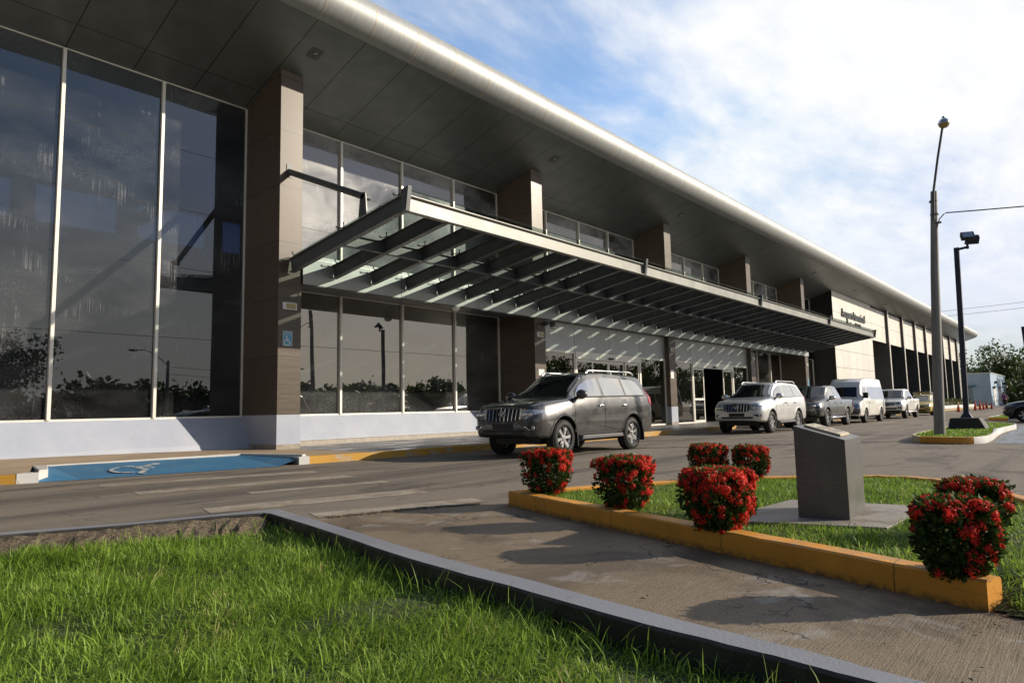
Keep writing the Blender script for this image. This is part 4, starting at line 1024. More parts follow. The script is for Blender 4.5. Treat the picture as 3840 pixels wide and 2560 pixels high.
    # grille with upright bars
    gl_, gh = (lambda y: float(np.interp(abs(y), [0, .36, .45], [.755, .765, .80]))), (lambda y: float(np.interp(abs(y), [0, .45], [1.035, 1.015])))
    m = MB(); front_patch(B, m, LS(-.45, .45, 20), gl_, gh, .004); gr_ = m.build('grille', 'black', root, smooth=40, world=False)
    for k in range(8):
        y = -.385+.11*k
        m = MB(); P = [(B.front(y, z)+.022, y*(1-.06*(1.03-z)/.27), z) for z in LS(gl_(y)+.012, gh(y)-.012, 6)]; m.tube(P, .0085, 6); m.build('grille_bar', 'chrome', gr_, smooth=50, world=False)
    m = MB(); m.tube([(B.front(y, gh(y))+.014, y, gh(y)+.006) for y in LS(-.46, .46, 15)], .013, 6); m.build('grille_frame', 'chrome', gr_, smooth=50, world=False)
    emblem(B, root, .91, .088, .062, .036)
    m = MB(); front_patch(B, m, LS(-.28, .28, 6), lambda y: .60, lambda y: .715, .012); m.build('plate_holder', 'black', root, world=False)
    m = MB(); front_patch(B, m, LS(-.58, .58, 18), lambda y: float(np.interp(abs(y), [0, .5, .58], [.525, .525, .545])), lambda y: .59, .005); m.build('lower_intake', 'black', root, smooth=40, world=False)
    m = MB(); front_patch(B, m, LS(-.84, .84, 26), lambda y: float(np.interp(abs(y), [0, .5, .62, .68, .84], [.475, .475, .41, .40, .44])), lambda y: float(np.interp(abs(y), [0, .46, .60, .66, .84], [.515, .515, .45, .44, .475])), .022); m.build('bumper_trim', paint, root, smooth=40, world=False)
    m = MB(); m.box(-2.2, 1.85, -.62, .62, .27, .42); m.build('underbody', 'black', root, world=False)
    mirror_(B, root, .86, 1.25, paint)
    m = MB(); m.add([(.70, .02, 1.63), (.66, .02, 1.60), (.66, .22, 1.60), (.70, .22, 1.63)], [(0, 1, 2, 3)]); 
    return root, B

def make_pickup(label, group, loc, paint, style, rz=PI):
    root = thing('parked_pickup', label, 'pickup truck', loc, rz, group)
    B = Body([(-2.72, .62, .80, 1.10, .78, 1.15, .7), (-2.68, .54, .88, 1.14, .86, 1.19, .75), (-2.0, .46, .915, 1.15, .885, 1.20, .8), (-.86, .42, .92, 1.15, .885, 1.20, .8), (-.84, .42, .92, 1.16, .885, 1.30, .74), (-.72, .42, .92, 1.165, .885, 1.70, .69), (-.55, .42, .92, 1.165, .885, 1.775, .69),
              (0, .42, .92, 1.16, .885, 1.81, .69), (.45, .42, .92, 1.155, .885, 1.79, .68), (.68, .42, .92, 1.15, .88, 1.73, .67), (1.05, .42, .92, 1.145, .88, 1.45, .71), (1.38, .42, .92, 1.13, .875, 1.20, .8), (1.46, .42, .92, 1.12, .87, 1.175, .8),
              (1.9, .43, .92, 1.07, .85, 1.13, .78), (2.25, .44, .90, 1.02, .82, 1.085, .74), (2.40, .46, .86, .98, .76, 1.04, .68), (2.48, .48, .78, .90, .68, .97, .6), (2.52, .52, .62, .76, .55, .82, .5), (2.535, .56, .5, .7, .45, .75, .4)])
    finish_body(B, root, paint, (1.54, -1.545), .46, zc=.40, extra_cut=[(-2.60, -.95, -.72, .72, .75, 1.4)])
    for x in (1.54, -1.545):
        for sg_ in (1, -1): wheel(root, x, sg_*.915, .385, .25, sg_, 6)
    m = MB(); top_patch(B, m, LS(.74, 1.34, 10), lambda x: B.par(x)[5]-.05, .006); m.build('windscreen', 'car_glass', root, smooth=40, world=False)
    roofz = lambda x: B.par(x)[4]-.13
    for sg_ in (1, -1):
        belt = pl((-.8, 1.22), (1.3, 1.19))
        for a, b, hi in ((.22, 1.12, pl((.22, roofz(.22)), (.52, roofz(.5)), (.82, 1.49), (1.12, 1.205))), (-.66, .14, pl((-.66, 1.40), (-.52, 1.60), (-.40, roofz(-.4)), (.14, roofz(.14))))):
            surround(B, root, LS(a, b, 12), belt, hi, sg_); m = MB(); side_patch(B, m, LS(a, b, 12), belt, hi, .006, sg_); m.build('side_window', 'car_side', root, smooth=40, world=False)
        for a, b in ((.18, 1.22), (-.74, .16)):
            m = MB(); side_patch(B, m, LS(a, b, 12), lambda x: .53, lambda x: belt(x)-.03, .006, sg_, 8, .012); d = m.build('door', paint, root, smooth=40, world=False); handle(B, d, a+.14, 1.03, 'chrome', sg_)
        m = MB(); m.tube([(-.85, sg_*.93, .40), (-.7, sg_*1.0, .40), (1.0, sg_*1.0, .40), (1.15, sg_*.90, .40)], .04, 8); m.build('side_step', 'rim' if style else 'chrome', root, smooth=50, world=False)
        m = MB(); side_patch(B, m, LS(-2.70, -2.56, 4), lambda x: .78, lambda x: 1.12, .012, sg_, 5, .03); m.build('tail_light', 'red_lamp', root, smooth=40, world=False)
        m = MB()
        if style == 0: front_patch(B, m, [sg_*q for q in LS(.46, .86, 12)], lambda y: float(np.interp(abs(y), [.46, .86], [.86, .90])), lambda y: float(np.interp(abs(y), [.46, .86], [.955, 1.01])), .010)
        else: front_patch(B, m, [sg_*q for q in LS(.44, .86, 12)], lambda y: float(np.interp(abs(y), [.44, .62, .86], [.86, .82, .97])), lambda y: float(np.interp(abs(y), [.44, .86], [.93, 1.02])), .010)
        h_ = m.build('headlight', 'lens', root, smooth=40, world=False)
        m = MB(); xx = B.front(.66, .91)+.014; m.lathe([(.055, 0), (.05, .012), (.001, .02)], (xx, sg_*.66, .905), axis=0, n=14); m.build('lamp_reflector', 'chrome' if style == 0 else 'black_gloss', h_, smooth=50, world=False)
        m = MB(); front_patch(B, m, [sg_*q for q in LS(.60, .80, 7)], lambda y: float(np.interp(abs(y), [.6, .8], [.60, .56])), lambda y: .70, .006); f_ = m.build('fog_recess', 'black', root, smooth=40, world=False)
        m = MB(); xx = B.front(.70, .64); m.lathe([(.045, -.01), (.045, .012), (.001, .024)], (xx+.004, sg_*.70, .635), axis=0, n=14); m.build('fog_lamp', 'lens', f_, smooth=50, world=False)
    if style == 0:
        m = MB(); front_patch(B, m, LS(-.45, .45, 16), lambda y: .76, lambda y: .955, .004); g = m.build('grille', 'black', root, smooth=40, world=False)
        for z in (.80, .86, .92):
            m = MB(); m.tube([(B.front(y, z)+.014, y, z) for y in LS(-.45, .45, 11)], .014, 6); m.build('grille_bar', 'chrome', g, smooth=50, world=False)
        m = MB(); front_patch(B, m, LS(-.52, .52, 16), lambda y: .50, lambda y: .70, .006); m.build('lower_intake', 'black', root, smooth=40, world=False)
        emblem(B, root, .865, .08, .055, .03)
    else:
        m = MB(); front_patch(B, m, LS(-.43, .43, 16), lambda y: float(np.interp(abs(y), [0, .43], [.76, .84])), lambda y: .95, .004); g = m.build('grille', 'black', root, smooth=40, world=False)
        for z in (.80, .90):
            m = MB(); m.tube([(B.front(y, z)+.016, y, z+.05*abs(y)) for y in LS(-.46, .46, 11)], .020, 6); m.build('grille_bar', 'chrome', g, smooth=50, world=False)
        m = MB(); front_patch(B, m, LS(-.56, .56, 16), lambda y: .56, lambda y: .66, .006); m.build('lower_intake', 'black', root, smooth=40, world=False)
    m = MB(); front_patch(B, m, LS(-.82, .82, 20), lambda y: .44, lambda y: .50, .012); m.build('bumper_lip', 'black', root, smooth=40, world=False)
    m = MB(); m.box(-2.4, 2.35, -.7, .7, .26, .46); m.build('underbody', 'black', root, world=False)
    mirror_(B, root, 1.16, 1.18, 'chrome')
    return root

def make_van(label, group, loc, rz=PI):
    root = thing('passenger_van', label, 'van', loc, rz, group)
    B = Body([(-2.62, .5, .84, 1.15, .84, 1.9, .70), (-2.58, .38, .90, 1.15, .89, 2.14, .72), (-2.4, .34, .935, 1.15, .925, 2.25, .76), (-1.2, .32, .94, 1.15, .93, 2.285, .77), (.3, .32, .94, 1.15, .93, 2.28, .77), (1.0, .32, .94, 1.15, .93, 2.22, .76), (1.40, .32, .94, 1.15, .93, 2.05, .74), (1.62, .32, .94, 1.15, .925, 1.83, .75),
              (2.02, .32, .93, 1.13, .91, 1.25, .80), (2.12, .33, .92, 1.06, .88, 1.13, .80), (2.35, .34, .88, .92, .82, .98, .74), (2.46, .36, .80, .80, .74, .86, .65), (2.52, .40, .68, .68, .62, .74, .55), (2.54, .46, .58, .60, .52, .65, .45)])
    finish_body(B, root, 'p_white', (1.56, -1.55), .42, zc=.36)
    for x in (1.56, -1.55):
        for sg_ in (1, -1): wheel(root, x, sg_*.93, .345, .21, sg_, 5)
    m = MB(); top_patch(B, m, LS(1.66, 1.99, 9), lambda x: B.par(x)[5]-.02, .006); m.build('windscreen', 'car_glass', root, smooth=40, world=False)
    for sg_ in (1, -1):
        m = MB(); side_patch(B, m, LS(1.02, 1.78, 10), lambda x: 1.22, pl((1.02, 1.80), (1.50, 1.80), (1.78, 1.30)), .006, sg_); m.build('side_window', 'car_side', root, smooth=40, world=False)
        m = MB(); side_patch(B, m, LS(-2.45, .86, 22), pl((-2.45, 1.16), (.50, 1.16), (.86, 1.50)), pl((-2.45, 1.70), (-2.3, 1.80), (.80, 1.80), (.86, 1.76)), .006, sg_); m.build('side_window', 'car_side', root, smooth=40, world=False)
        m = MB(); side_patch(B, m, LS(.94, 1.92, 14), lambda x: .78 if x > 1.15 else .50, lambda x: 1.19, .006, sg_, 6, .012); d = m.build('door', 'p_white', root, smooth=40, world=False); handle(B, d, 1.06, 1.05, 'p_white', sg_)
        m = MB(); side_patch(B, m, LS(-.35, .88, 12), lambda x: .46, lambda x: 1.12, .006, sg_, 6, .012); d = m.build('sliding_door', 'p_white', root, smooth=40, world=False); handle(B, d, .75, 1.0, 'p_white', sg_)
        m = MB(); front_patch(B, m, [sg_*q for q in LS(.50, .84, 10)], lambda y: .74, lambda y: .92, .010); m.build('headlight', 'lens', root, smooth=40, world=False)
        m = MB(); side_patch(B, m, LS(-2.60, -2.5, 4), lambda x: .8, lambda x: 1.2, .01, sg_); m.build('tail_light', 'red_lamp', root, world=False)
        m = MB(); y_ = B.side(1.75, 1.3); m.box(1.72, 1.86, min(sg_*(y_+.03), sg_*(y_+.26)), max(sg_*(y_+.03), sg_*(y_+.26)), 1.22, 1.50); m.bar((1.78, sg_*(y_-.04), 1.26), (1.78, sg_*(y_+.06), 1.30), .05, .05); m.build('mirror', 'black', root, bevel=.03, world=False)
    m = MB(); front_patch(B, m, LS(-.86, .86, 20), lambda y: .36, lambda y: .72, .010); m.build('front_bumper', 'p_dark', root, smooth=40, world=False)
    m = MB(); front_patch(B, m, LS(-.46, .46, 12), lambda y: .745, lambda y: .87, .008); g = m.build('grille', 'black', root, smooth=40, world=False)
    m = MB(); m.tube([(B.front(y, .81)+.012, y, .81) for y in LS(-.46, .46, 9)], .012, 6); m.build('grille_bar', 'chrome', g, smooth=50, world=False)
    m = MB(); m.box(-2.3, 2.3, -.75, .75, .2, .36); m.build('underbody', 'black', root, world=False)
    return root

def make_small(label, name, cat, loc, paint, rz, taxi=False, group=None):
    root = thing(name, label, cat, loc, rz, group)
    B = Body([(-2.05, .5, .70, .90, .66, 1.0, .55), (-2.0, .36, .80, .96, .76, 1.10, .58), (-1.85, .28, .84, .99, .80, 1.30, .58), (-1.5, .24, .86, .99, .82, 1.43, .58), (-.6, .22, .865, .97, .825, 1.495, .59), (0, .22, .865, .95, .825, 1.48, .59), (.25, .22, .865, .94, .82, 1.42, .58), (.75, .22, .862, .92, .82, 1.13, .62), (1.0, .22, .86, .91, .81, .98, .7),
              (1.1, .22, .86, .89, .80, .955, .7), (1.5, .23, .845, .84, .78, .90, .68), (1.8, .25, .80, .78, .73, .84, .62), (1.95, .28, .72, .70, .66, .76, .55), (2.03, .32, .58, .60, .52, .65, .45), (2.06, .36, .45, .54, .4, .58, .35)])
    finish_body(B, root, paint, (1.28, -1.28), .37, zc=.31)
    for x in (1.28, -1.28):
        for sg_ in (1, -1): wheel(root, x, sg_*.85, .305, .19, sg_, 5)
    m = MB(); top_patch(B, m, LS(.30, .95, 10), lambda x: B.par(x)[5]-.03, .006); m.build('windscreen', 'car_glass', root, smooth=40, world=False)
    roofz = lambda x: B.par(x)[4]-.12
    for sg_ in (1, -1):
        for a, b, hi in ((-.25, .72, pl((-.25, roofz(-.25)), (.08, roofz(.08)), (.45, 1.19), (.72, 1.0))), (-1.25, -.33, pl((-1.25, 1.24), (-.95, roofz(-.95)), (-.33, roofz(-.33))))):
            surround(B, root, LS(a, b, 10), lambda x: 1.0, hi, sg_, .02); m = MB(); side_patch(B, m, LS(a, b, 10), lambda x: 1.0, hi, .006, sg_); m.build('side_window', 'car_side', root, smooth=40, world=False)
        for a, b in ((-.29, .9), (-1.0, -.31)):
            m = MB(); side_patch(B, m, LS(a, b, 10), lambda x: .36 if x > -.85 else .62, lambda x: .96, .006, sg_, 6, .012); d = m.build('door', paint, root, smooth=40, world=False); handle(B, d, a+.14, .86, paint, sg_)
        m = MB(); front_patch(B, m, [sg_*q for q in LS(.42, .78, 12)], lambda y: float(np.interp(abs(y), [.42, .78], [.62, .68])), lambda y: float(np.interp(abs(y), [.42, .78], [.71, .82])), .010); h_ = m.build('headlight', 'lens', root, smooth=40, world=False)
        m = MB(); xx = B.front(.6, .7)+.012; m.lathe([(.05, 0), (.045, .012), (.001, .018)], (xx, sg_*.60, .695), axis=0, n=14); m.build('lamp_reflector', 'chrome', h_, smooth=50, world=False)
        m = MB(); front_patch(B, m, [sg_*q for q in LS(.54, .74, 6)], lambda y: .38, lambda y: .47, .006); f_ = m.build('fog_recess', 'black', root, smooth=40, world=False)
        m = MB(); xx = B.front(.62, .42); m.lathe([(.035, -.01), (.035, .012), (.001, .02)], (xx+.004, sg_*.62, .425), axis=0, n=12); m.build('fog_lamp', 'lens', f_, smooth=50, world=False)
        m = MB(); side_patch(B, m, LS(-2.02, -1.86, 4), lambda x: .74, lambda x: .98, .01, sg_); m.build('tail_light', 'red_lamp', root, world=False)
    m = MB(); front_patch(B, m, LS(-.40, .40, 12), lambda y: .58, lambda y: .68, .006); g = m.build('grille', 'black', root, smooth=40, world=False)
    for z in (.61, .65):
        m = MB(); m.tube([(B.front(y, z)+.010, y, z) for y in LS(-.38, .38, 9)], .009, 6); m.build('grille_bar', 'chrome' if not taxi else 'plastic_grey', g, smooth=50, world=False)
    m = MB(); front_patch(B, m, LS(-.52, .52, 12), lambda y: .34, lambda y: .44, .006); m.build('lower_intake', 'black', root, smooth=40, world=False)
    m = MB(); m.box(-1.85, 1.85, -.62, .62, .15, .26); m.build('underbody', 'black', root, world=False)
    mirror_(B, root, .72, .95, paint, (.09, .18, .14))
    m = MB(); front_patch(B, m, LS(-.16, .16, 5), lambda y: .47, lambda y: .56, .014); m.build('number_plate', 'white_paint', root, world=False)
    if taxi:
        m = MB()
        for y in LS(-.66, .54, 7): front_patch(B, m, LS(y, y+.10, 3), lambda q: .49, lambda q: .535, .016)
        m.build('reflector_strip', 'red_lamp', root, world=False)
        m = MB()
        for sg_ in (1, -1):
            m.tube([(.05, sg_*.52, 1.60), (-1.05, sg_*.52, 1.60)], .025, 8)
            for x in (.0, -1.0): m.bar((x, sg_*.52, 1.42), (x, sg_*.52, 1.6), .05, .04, (1, 0, 0))
        for x in (.05, -1.05): m.tube([(x, -.60, 1.62), (x, .60, 1.62)], .025, 8)
        rk = m.build('roof_rack', 'rim', root, smooth=50, world=False)
        m = MB(); m.box(.0, .14, -.50, .50, 1.63, 1.74); m.build('rack_board', 'plastic_grey', rk, bevel=.02, world=False)
    return root
KG = 'vehicles parked along the terminal kerb'
CYC = 9.70
make_suv('dark grey four wheel drive parked nearest, beside the first doors', KG, (12.12+1.395-.36, 9.78-.26, 0), 'p_grey')
make_suv('silver four wheel drive parked in front of the dark pickup', KG, (24.45+1.395, CYC, 0), 'p_silver')
make_pickup('dark grey double cab pickup between the silver four wheel drive and the white van', KG, (31.05+1.54, CYC, 0), 'p_grey', 0)
make_van('white high roof passenger van parked before the pale clad block', KG, (37.35+1.56, CYC, 0))
make_pickup('pearl white double cab pickup parked behind the white van', KG, (47.0+1.54, CYC, 0), 'p_wpick', 1)
make_small('yellow taxi with a roof rack, last in the kerbside line', 'taxi', 'taxi', (56.2+1.28, CYC, 0), 'p_yellow', PI, True, KG)
make_small('dark grey hatchback cut by the right edge, nosing out of a parking bay', 'parked_car', 'car', (38.0, 1.20, 0), 'p_dark', PI/2)
make_small('small dark car far off under the trees at the right edge', 'parked_car', 'car', (112, 4.9, .25), 'p_blue', PI)
make_small('pale silver car far off behind the dark hatchback', 'parked_car', 'car', (92, 2.6, .2), 'p_silver', PI*.9)

# ------------------------------------------------------------------ ground, road, kerbs
m = MB(); m.sheet([(-900, -900, -.06), (2500, -900, -.06), (2500, 1500, -.06), (-900, 1500, -.06)]); struct(m.build('ground', 'field'))
m = MB()
m.add([(x, y, 0) for x in (-30, -5, 0, 4, 8, 14, 30, 60, 130, 260) for y in (-30, -12, 0, 6, 12.6, 17.5)],
      [(i*6+j, (i+1)*6+j, (i+1)*6+j+1, i*6+j+1) for i in range(9) for j in range(5)]); struct(m.build('road', 'asphalt'))
# driveway of brushed concrete between the two kerbs
m = MB(); m.sheet([(q[0], q[1], .0022) for q in [(3.40, 6.02), (3.89, 5.78), (4.55, 5.55), (5.1, 5.30), (5.56, 5.10), (5.66, 4.92), (5.5, 4.3), (4.9, 2.6), (4.2, .6), (4.3, -.3), (4.4, -1.2), (4.4, -4), (1.5, -4), (2.2, -1.5), (2.5, .5), (2.7, 1.6), (2.95, 3.0), (3.2, 4.4)]])
struct(m.build('driveway', 'concrete'))
# pavement in front of the building, with a dropped blue ramp
K0 = [(-14, 19.8), (-6, 16.8), (0, 14.30), (2.0, 13.55), (3.25, 13.06)]
K1 = [(7.93, 12.20), (10, 12.06), (12.6, 11.92), (20, 11.86), (40, 11.75), (64, 11.65), (120, 11.85), (150, 13.5), (190, 16.5), (260, 20)]
top_w = [(-14, 17.2, .34), (0, 17.2, .30), (4.4, 17.2, .24), (9.0, 17.2, .15), (12, 17.2, .145)]
rampT = [(4.02, 14.45, .185), (7.35, 14.10, .165)]
inn0 = [(-14, 20.1), (-6, 17.1), (0, 14.60), (2.1, 13.83), (3.45, 13.32)]
m = MB()
A_ = [(-14, 17.2, .34), (-6, 17.2, .32), (0, 17.2, .30), (4.3, 17.2, .24), (8.2, 17.2, .16)]
B_ = [(-14, 17.15, .2), (-6, 16.85, .2), (0, 14.40, .16), (3.30, 13.20, .15)]
m.add([(-6, 17.2, .33), (-6, 16.8, .2), (0, 14.42, .155), (3.40, 13.12, .148), (3.80, 14.5, .187), (7.55, 14.2, .167), (7.95, 12.3, .148), (9.5, 12.2, .148), (9.5, 17.2, .15), (4.3, 17.2, .24), (0, 17.2, .30)],
      [(0, 1, 2, 10), (10, 2, 3, 4), (10, 4, 9), (9, 4, 5, 8), (5, 6, 7, 8)])
ys_ = [(9.5, 12.2), (12.6, 12.05), (20, 12.0), (40, 11.9), (64, 11.8), (120, 12.0), (150, 13.7)]
o = len(m.v); m.add([(x, y, .148) for x, y in ys_]+[(x, 19.5 if x > 60 else 17.2, .148) for x, y in ys_], [(i, i+1, 7+i+1, 7+i) for i in range(6)])
struct(m.build('pavement', 'pavement'))
m = MB(); m.sheet([(4.02, 14.45, .188), (7.35, 14.10, .168), (7.27, 12.20, .006), (4.04, 12.84, .006)])
m.sheet([(4.02, 14.45, .188), (4.04, 12.84, .006), (3.50, 13.02, .006), (3.62, 13.3, .14)]); m.sheet([(7.35, 14.10, .168), (7.90, 12.34, .148), (7.27, 12.20, .006)])
struct(m.build('ramp', 'ramp_blue'))
m = MB(); kerb_strip(m, [(3.52, 13.08), (3.78, 14.42), (7.62, 14.16), (7.96, 12.36)], [(3.66, 13.12), (3.98, 14.30), (7.42, 13.98), (7.84, 12.3)], .02, .196); struct(m.build('ramp_edge', 'mark_pale'))
m = MB(); wheelchair(m, lambda u, v: (5.30+(v-.5)*1.0*1.0-.1+(u-.5)*.35, 13.30+(u-.5)*-.9+ (v-.5)*.55, .006+.182*(13.30+(u-.5)*-.9+(v-.5)*.55-12.62)/1.7+.012)); struct(m.build('road_marking', 'mark_worn'))
def kerbline(pts, w, name, mats, seed, seglen=.5, z1=.15, cuts=None):
    P = [(q.x, q.y) for q in resample([(a, b, 0) for a, b in pts], seglen)]; Q = offset_poly(P, w)
    m = MB(); kerb_strip(m, P, Q, -.02, z1, .006, seed); return struct(m.build(name, mats))
kerbline(K0, .26, 'kerb', 'kerb_yellow', 1)
kerbline(K1[:4], .26, 'kerb', 'kerb_yellow', 2)
segs_ = resample([(a, b, 0) for a, b in K1[3:7]], 2.6)
for i, (a, b) in enumerate(zip(segs_, segs_[1:])): 
    m = MB(); P = [(a.x+.01, a.y), (b.x-.01, b.y)]; kerb_strip(m, P, offset_poly(P, .26), -.02, .15, .004, i); struct(m.build('kerb', 'kerb_pale' if i % 2 else 'kerb_yellow'))
kerbline(K1[6:], .3, 'kerb', 'kerb_pale', 7, 3)
for P in ([(3.22, 13.07), (3.50, 13.0)], [(7.72, 12.22), (7.94, 12.19)]):
    m = MB(); kerb_strip(m, P, offset_poly(P, .3), -.02, .158, .006, 9); struct(m.build('kerb', 'kerb_white'))
# zebra stripes, worn thin
ZB = [((3.85, 11.40), (6.95, 10.52), .44), ((3.75, 9.80), (6.75, 9.20), .42), ((4.6, 8.45), (6.5, 8.0), .26), ((3.5, 7.30), (5.95, 6.62), .48), ((3.95, 5.98), (5.70, 5.38), .36)]
for a, b, w in ZB:
    a, b = Vector(a), Vector(b); t = (b-a).normalized(); n = Vector((-t.y, t.x))*w/2
    m = MB(); m.sheet([(p.x, p.y, .0038) for p in (a-n, b-n, b+n, a+n)]); struct(m.build('road_marking', 'mark_white'))
for a, b, w in (((12.4, 4.9), (15.2, 4.3), .10), ((17.5, 6.2), (21, 5.9), .14), ((30, 6.4), (33, 6.3), .14), ((44, 6.3), (48, 6.3), .14), ((60, 6.3), (66, 6.3), .14)):
    a, b = Vector(a), Vector(b); t = (b-a).normalized(); n = Vector((-t.y, t.x))*w/2
    m = MB(); m.sheet([(p.x, p.y, .0045) for p in (a-n, b-n, b+n, a+n)]); struct(m.build('road_marking', 'mark_white'))

M['damp'] = worn('damp_bare_concrete', (.030, .027, .023), (.085, .075, .06), .45, .7, sc=5, dirt=(.02, .022, .014))
# ---- near lawn, with its grey painted kerb
GO = [(2.25, -2.2), (2.36, -.7), (2.47, .46), (2.52, .74), (2.56, 1.08), (2.61, 1.45), (2.71, 2.04), (2.88, 3.13), (3.18, 4.53), (3.40, 5.62)]
GI = [(2.12, -2.2), (2.23, -.7), (2.345, .50), (2.385, .80), (2.42, 1.15), (2.455, 1.52), (2.55, 2.10), (2.71, 3.17), (3.01, 4.50), (3.21, 5.50)]
GO = smooth_line(GO, 6); GI = smooth_line(GI, 6)
LO = [(3.40, 5.62), (3.42, 5.74), (2.94, 5.92), (2.29, 6.10), (1.51, 6.47), (.3, 7.05), (-1.4, 7.85), (-4, 9.1)]
LI = [(3.21, 5.50), (3.20, 5.62), (2.86, 5.80), (2.22, 5.97), (1.44, 6.32), (.2, 6.9), (-1.5, 7.7), (-4.1, 8.95)]
kt = thing('lawn_kerb', 'chipped grey painted concrete kerb around the near lawn', 'kerb', (2.9, 3.0, 0))
m = MB(); kerb_strip(m, GO, GI, -.08, .15, .0014, 3, -.15, True); m.build('straight_run', ['kerb_grey', 'damp'], kt, smooth=28)
m = MB(); kerb_strip(m, LO, LI, -.08, .15, .002, 5, -.15, True); m.build('front_run', ['kerb_grey', 'damp'], kt, smooth=28)
def lawn_h(x, y):
    return .028+.018*math.sin(x*2.1+.4)*math.cos(y*1.7)+.012*math.sin(x*5.1+y*3.3)
lawnpoly = GI+LI[1:]+[(-6, 9.5), (-6, -6), (2.0, -6)]
def inpoly(P, x, y):
    P = np.asarray(P); x = np.asarray(x); y = np.asarray(y); c = np.zeros(x.shape, bool); n = len(P); j = n-1
    for i in range(n):
        xi, yi = P[i]; xj, yj = P[j]
        q = ((yi > y) != (yj > y)) & (x < (xj-xi)*(y-yi)/((yj-yi) if yj != yi else 1e-9)+xi); c ^= q; j = i
    return c
m = MB(); gx_ = np.arange(-6, 3.6, .12); gy_ = np.arange(-4, 9.6, .12)
idx = {}; 
for i, x in enumerate(gx_):
    for j, y in enumerate(gy_): idx[(i, j)] = len(m.v); m.v.append((x, y, lawn_h(x, y)))
ins = {}
PX, PY = np.meshgrid(gx_+.06, gy_+.06, indexing='ij'); IN = inpoly([(a+.07, b+.07) for a, b in GO]+[(a, b+.1) for a, b in LI[1:]]+[(-6, 9.5), (-6, -6), (2.0, -6)], PX, PY)
for i in range(len(gx_)-1):
    for j in range(len(gy_)-1):
        if IN[i, j]: m.f.append((idx[(i, j)], idx[(i+1, j)], idx[(i+1, j+1)], idx[(i, j+1)])); m.mi.append(0)
struct(m.build('lawn', 'lawn', smooth=80))
# rough earth bank below the front kerb
m = MB(); rg = random.Random(8); P = [(q.x, q.y) for q in resample([(a, b, 0) for a, b in LI[1:]], .06)]; P2 = offset_poly(P, .14); P3 = offset_poly(P, .34); P4 = offset_poly(P, .50); rows = []
for a, b, c_, d in zip(P, P2, P3, P4): rows.append([(a[0], a[1], .132+rg.uniform(-.012, .008)), (b[0]+rg.uniform(-.02, .02), b[1]+rg.uniform(-.02, .02), .105+rg.uniform(-.018, .015)), (c_[0], c_[1], .07+rg.uniform(-.02, .02)), (d[0], d[1], .01)])
m.add([p for r in rows for p in r], [(i*4+k, (i+1)*4+k, (i+1)*4+k+1, i*4+k+1) for i in range(len(rows)-1) for k in range(3)])
struct(m.build('soil', 'soil'))
m = MB(); rg = random.Random(18)
for k in range(520):
    i = rg.randrange(len(P)-1); t_ = rg.random()**.6*1.3; a = Vector(P[i]).lerp(Vector(P3[i]), t_); s_ = rg.uniform(.003, .013)
    o = len(m.v); m.ball((a.x, a.y, .125-.065*t_), (s_*rg.uniform(.7, 1.5), s_*rg.uniform(.7, 1.5), s_*.8), 6, 4)
    m.v[o:] = [(p[0]+rg.uniform(-.2, .2)*s_, p[1]+rg.uniform(-.2, .2)*s_, p[2]+rg.uniform(-.2, .2)*s_) for p in m.v[o:]]
tag(m.build('gravel', 'soil'), kind='stuff')
dp_ = thing('drain_pipe', 'cut end of a pale drain pipe in the earth bank at the left edge', 'pipe', (1.30, 6.05, .05))
m = MB(); pa, pb = Vector((1.31, 6.02, .045)), Vector((1.40, 6.45, .075)); m.tube([pa, pb], .048, 18, False); m.tube([pb, pa], .040, 18, False)
d_ = (pb-pa).normalized(); m.build('pipe', 'kerb_pale', dp_, smooth=50)

# ---- flower island with its orange kerb
IB = smooth_line([(5.60, 4.85), (6.2, 4.50), (7.04, 4.08), (7.75, 3.62), (8.52, 2.85), (8.98, 2.15), (9.02, 1.67), (8.85, 1.32), (8.45, .98), (7.55, .52), (6.3, -.15), (5.0, -1.0), (4.2, -1.5)], 6)
IF = [(5.53, 4.80), (5.20, 3.92), (4.82, 2.85), (4.42, 1.72), (3.98, .47)]
IFi = [(5.66, 4.70), (5.36, 3.90), (4.98, 2.80), (4.57, 1.67), (4.115, .425)]
pk = thing('planter_kerb', 'orange painted low kerb wall along the flower island', 'kerb', (4.8, 2.7, 0))
def jitter(P, n): return [(q.x, q.y) for q in resample([(a, b, 0) for a, b in P], n)]
m = MB(); n_ = 14
Fo = [tuple(Vector(IF[i]).lerp(Vector(IF[i+1]), k/6)) for i in range(4) for k in range(6)]+[IF[-1]]; Fi = [tuple(Vector(IFi[i]).lerp(Vector(IFi[i+1]), k/6)) for i in range(4) for k in range(6)]+[IFi[-1]]
kerb_strip(m, Fo, Fi, -.03, .15, .0025, 12); m.build('straight_run', 'planter', pk, smooth=28)
m = MB(); kerb_strip(m, IB, offset_poly(IB, -.13), -.03, .148, .004, 13); m.build('curved_run', 'planter', pk, smooth=28)
isl = IFi+[(3.75, -.45), (3.9, -1.4)]+IB[::-1]
m = MB(); gx_ = np.arange(3.4, 9.3, .05); gy_ = np.arange(-1.8, 5.0, .05); idx = {}
def isl_h(x, y): 
    d = (x-3.97)*.96-(y-.46)*.28; q = 0 if y > .46 else min(1, max(0, (.50-d)/.45))
    return (.112-.098*q) + .006*math.sin(x*3.1)*math.cos(y*2.7)
for i, x in enumerate(gx_):
    for j, y in enumerate(gy_): idx[(i, j)] = len(m.v); m.v.append((x, y, isl_h(x, y)))
